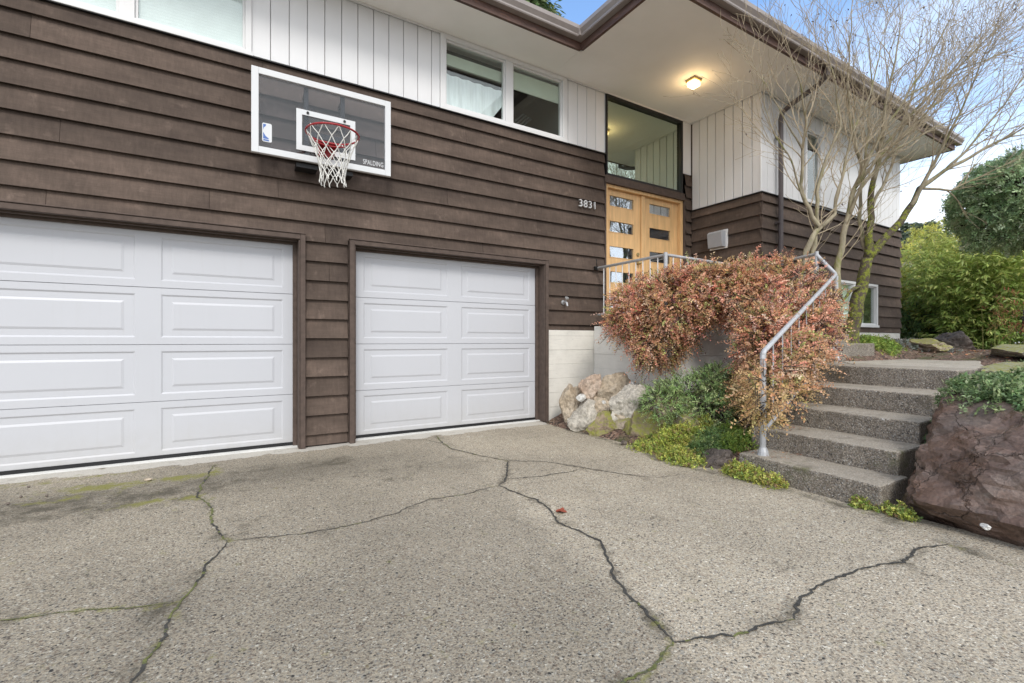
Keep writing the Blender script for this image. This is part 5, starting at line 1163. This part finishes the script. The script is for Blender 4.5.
def fir(loc, h, r, label, n=900, cols=((.14, .18, .13), (.19, .24, .16), (.26, .30, .20)), group=None, base=.15):
    t = thing('conifer_tree', loc, label, 'tree', group); b = MB(); b.tube([(loc[0], loc[1], loc[2] - .3), (loc[0], loc[1], loc[2] + h * .5), (loc[0], loc[1], loc[2] + h)], [h * .022, h * .014, .02], 8)
    P_, D_, N_ = [], [], []; rnd = random.Random(int(loc[0] * 31)); 
    for i in range(n):
        s = base + (1 - base) * rnd.random(); z = loc[2] + h * s; a = rnd.uniform(0, 6.28); rl_ = r * (1 - s) ** .75 * rnd.uniform(.65, 1.12) + .15
        d = Vector((math.cos(a), math.sin(a), rnd.uniform(-.25, .10))); o = Vector((loc[0], loc[1], z))
        if i % 3 == 0: b.tube([o, o + d * rl_ * .95], [.03, .008], 4, cap=False)
        for k in range(16):
            q = .25 + .75 * rnd.random(); sd = Vector((-d.y, d.x, 0)) * rnd.choice((-1, 1))
            P_.append(o + d * rl_ * q + Vector((0, 0, rnd.gauss(0, .06)))); D_.append((d * .8 + sd * .8 + Vector((0, 0, -.35 + rnd.gauss(0, .3)))).normalized())
    P_ = np.array(P_); D_ = np.array(D_); m_ = len(P_)
    leaves_obj('crown', P_, D_, unit(RNG.normal(size=(m_, 3)) * .5 + np.array([0, 0, 1.])), .36 * RNG.uniform(.6, 1.3, m_), .10 * RNG.uniform(.6, 1.3, m_), palette(m_, list(cols), [1] * len(cols), .3), M['needle'], t)
    b.build('trunk', M['stem'], t); return t
fir((11.2, 18.0, .9), 21, 4.2, 'tall green conifer behind the house roof', 2600, ((.11, .17, .08), (.17, .24, .10), (.24, .29, .13)), base=.35)
fir((27.5, 8.6, .9), 5.6, 2.8, 'dark spreading conifer far beyond the yellow green shrub', 700)
fir((31, 6.0, .9), 6.0, 2.6, 'smaller dark conifer far behind the bamboo', 500)
fir((33, 11.0, .9), 6.8, 3.0, 'tall dim conifer on the far side of the neighbouring garden', 600)

# ------------------------------------------------------------------ sky, sun, camera
SUN_EL, SUN_AZ = 42., 200.   # azimuth measured clockwise from +Y: the sun stands behind the camera
w = bpy.data.worlds.new('World'); scene.world = w; w.use_nodes = True; nt = w.node_tree; bg = nt.nodes['Background']
sky = nt.nodes.new('ShaderNodeTexSky'); sky.sky_type = 'NISHITA'; sky.sun_disc = False; sky.sun_elevation = R(SUN_EL); sky.sun_rotation = R(SUN_AZ)
sky.air_density = 1.; sky.dust_density = .6; sky.ozone_density = 1.5
tc = nt.nodes.new('ShaderNodeTexCoord'); sx = nt.nodes.new('ShaderNodeSeparateXYZ'); L(nt, tc.outputs['Generated'], sx.inputs[0])
mp = nt.nodes.new('ShaderNodeMapping'); mp.inputs['Scale'].default_value = (1, 1, 2.2); L(nt, tc.outputs['Generated'], mp.inputs['Vector'])
cn = noise(nt, mp.outputs['Vector'], 2.2, 7, .55)
low = ramp(nt, sx.outputs['Z'], [(0., 1.), (.15, .88), (.26, .42), (.38, .06), (.6, .0)])       # bright haze and cloud near the horizon
nz = nt.nodes.new('ShaderNodeMath'); nz.operation = 'MULTIPLY_ADD'; nz.inputs[1].default_value = 1.3; nz.inputs[2].default_value = -.62
L(nt, cn.outputs['Fac'], nz.inputs[0])
back = nt.nodes.new('ShaderNodeMath'); back.operation = 'MULTIPLY_ADD'; back.inputs[1].default_value = -1.6; back.inputs[2].default_value = .55
L(nt, sx.outputs['Y'], back.inputs[0])                                                    # the half of the sky behind the camera is overcast
mxm = nt.nodes.new('ShaderNodeMath'); mxm.operation = 'MAXIMUM'; L(nt, low, mxm.inputs[0]); L(nt, back.outputs[0], mxm.inputs[1])
adm = nt.nodes.new('ShaderNodeMath'); adm.operation = 'ADD'; adm.use_clamp = True; L(nt, mxm.outputs[0], adm.inputs[0]); L(nt, nz.outputs[0], adm.inputs[1])
cl = adm.outputs[0]
hs = nt.nodes.new('ShaderNodeHueSaturation'); hs.inputs['Value'].default_value = 1.75; hs.inputs['Saturation'].default_value = 1.08; L(nt, sky.outputs['Color'], hs.inputs['Color'])
cc = mix(nt, cl, hs.outputs['Color'], (8.2, 8.5, 9.0))
L(nt, cc, bg.inputs['Color']); bg.inputs['Strength'].default_value = .12
sl = bpy.data.lights.new('sun', 'SUN'); sl.energy = 1.25; sl.angle = R(16); sl.color = (1, .96, .90)
so_ = bpy.data.objects.new('sun', sl); COL.objects.link(so_)
sd_ = Vector((math.sin(R(SUN_AZ)) * math.cos(R(SUN_EL)), math.cos(R(SUN_AZ)) * math.cos(R(SUN_EL)), math.sin(R(SUN_EL))))
so_.rotation_euler = sd_.to_track_quat('Z', 'Y').to_euler()

cam = bpy.data.cameras.new('camera'); co = bpy.data.objects.new('camera', cam); COL.objects.link(co); scene.camera = co
cam.sensor_width = 36; cam.lens = 470 / 1024 * 36; cam.clip_start = .05; cam.clip_end = 1000; cam.shift_y = -.5 / 1024
co.location = (0, 0, 1.113); co.rotation_euler = (R(90), 0, R(-31.3))
vs = scene.view_settings; vs.view_transform = 'Standard'; vs.look = 'None'; vs.exposure = .70; vs.gamma = 1
scene.render.filter_size = 1.1; scene.cycles.use_denoising = True; scene.cycles.max_bounces = 8; scene.cycles.transparent_max_bounces = 12
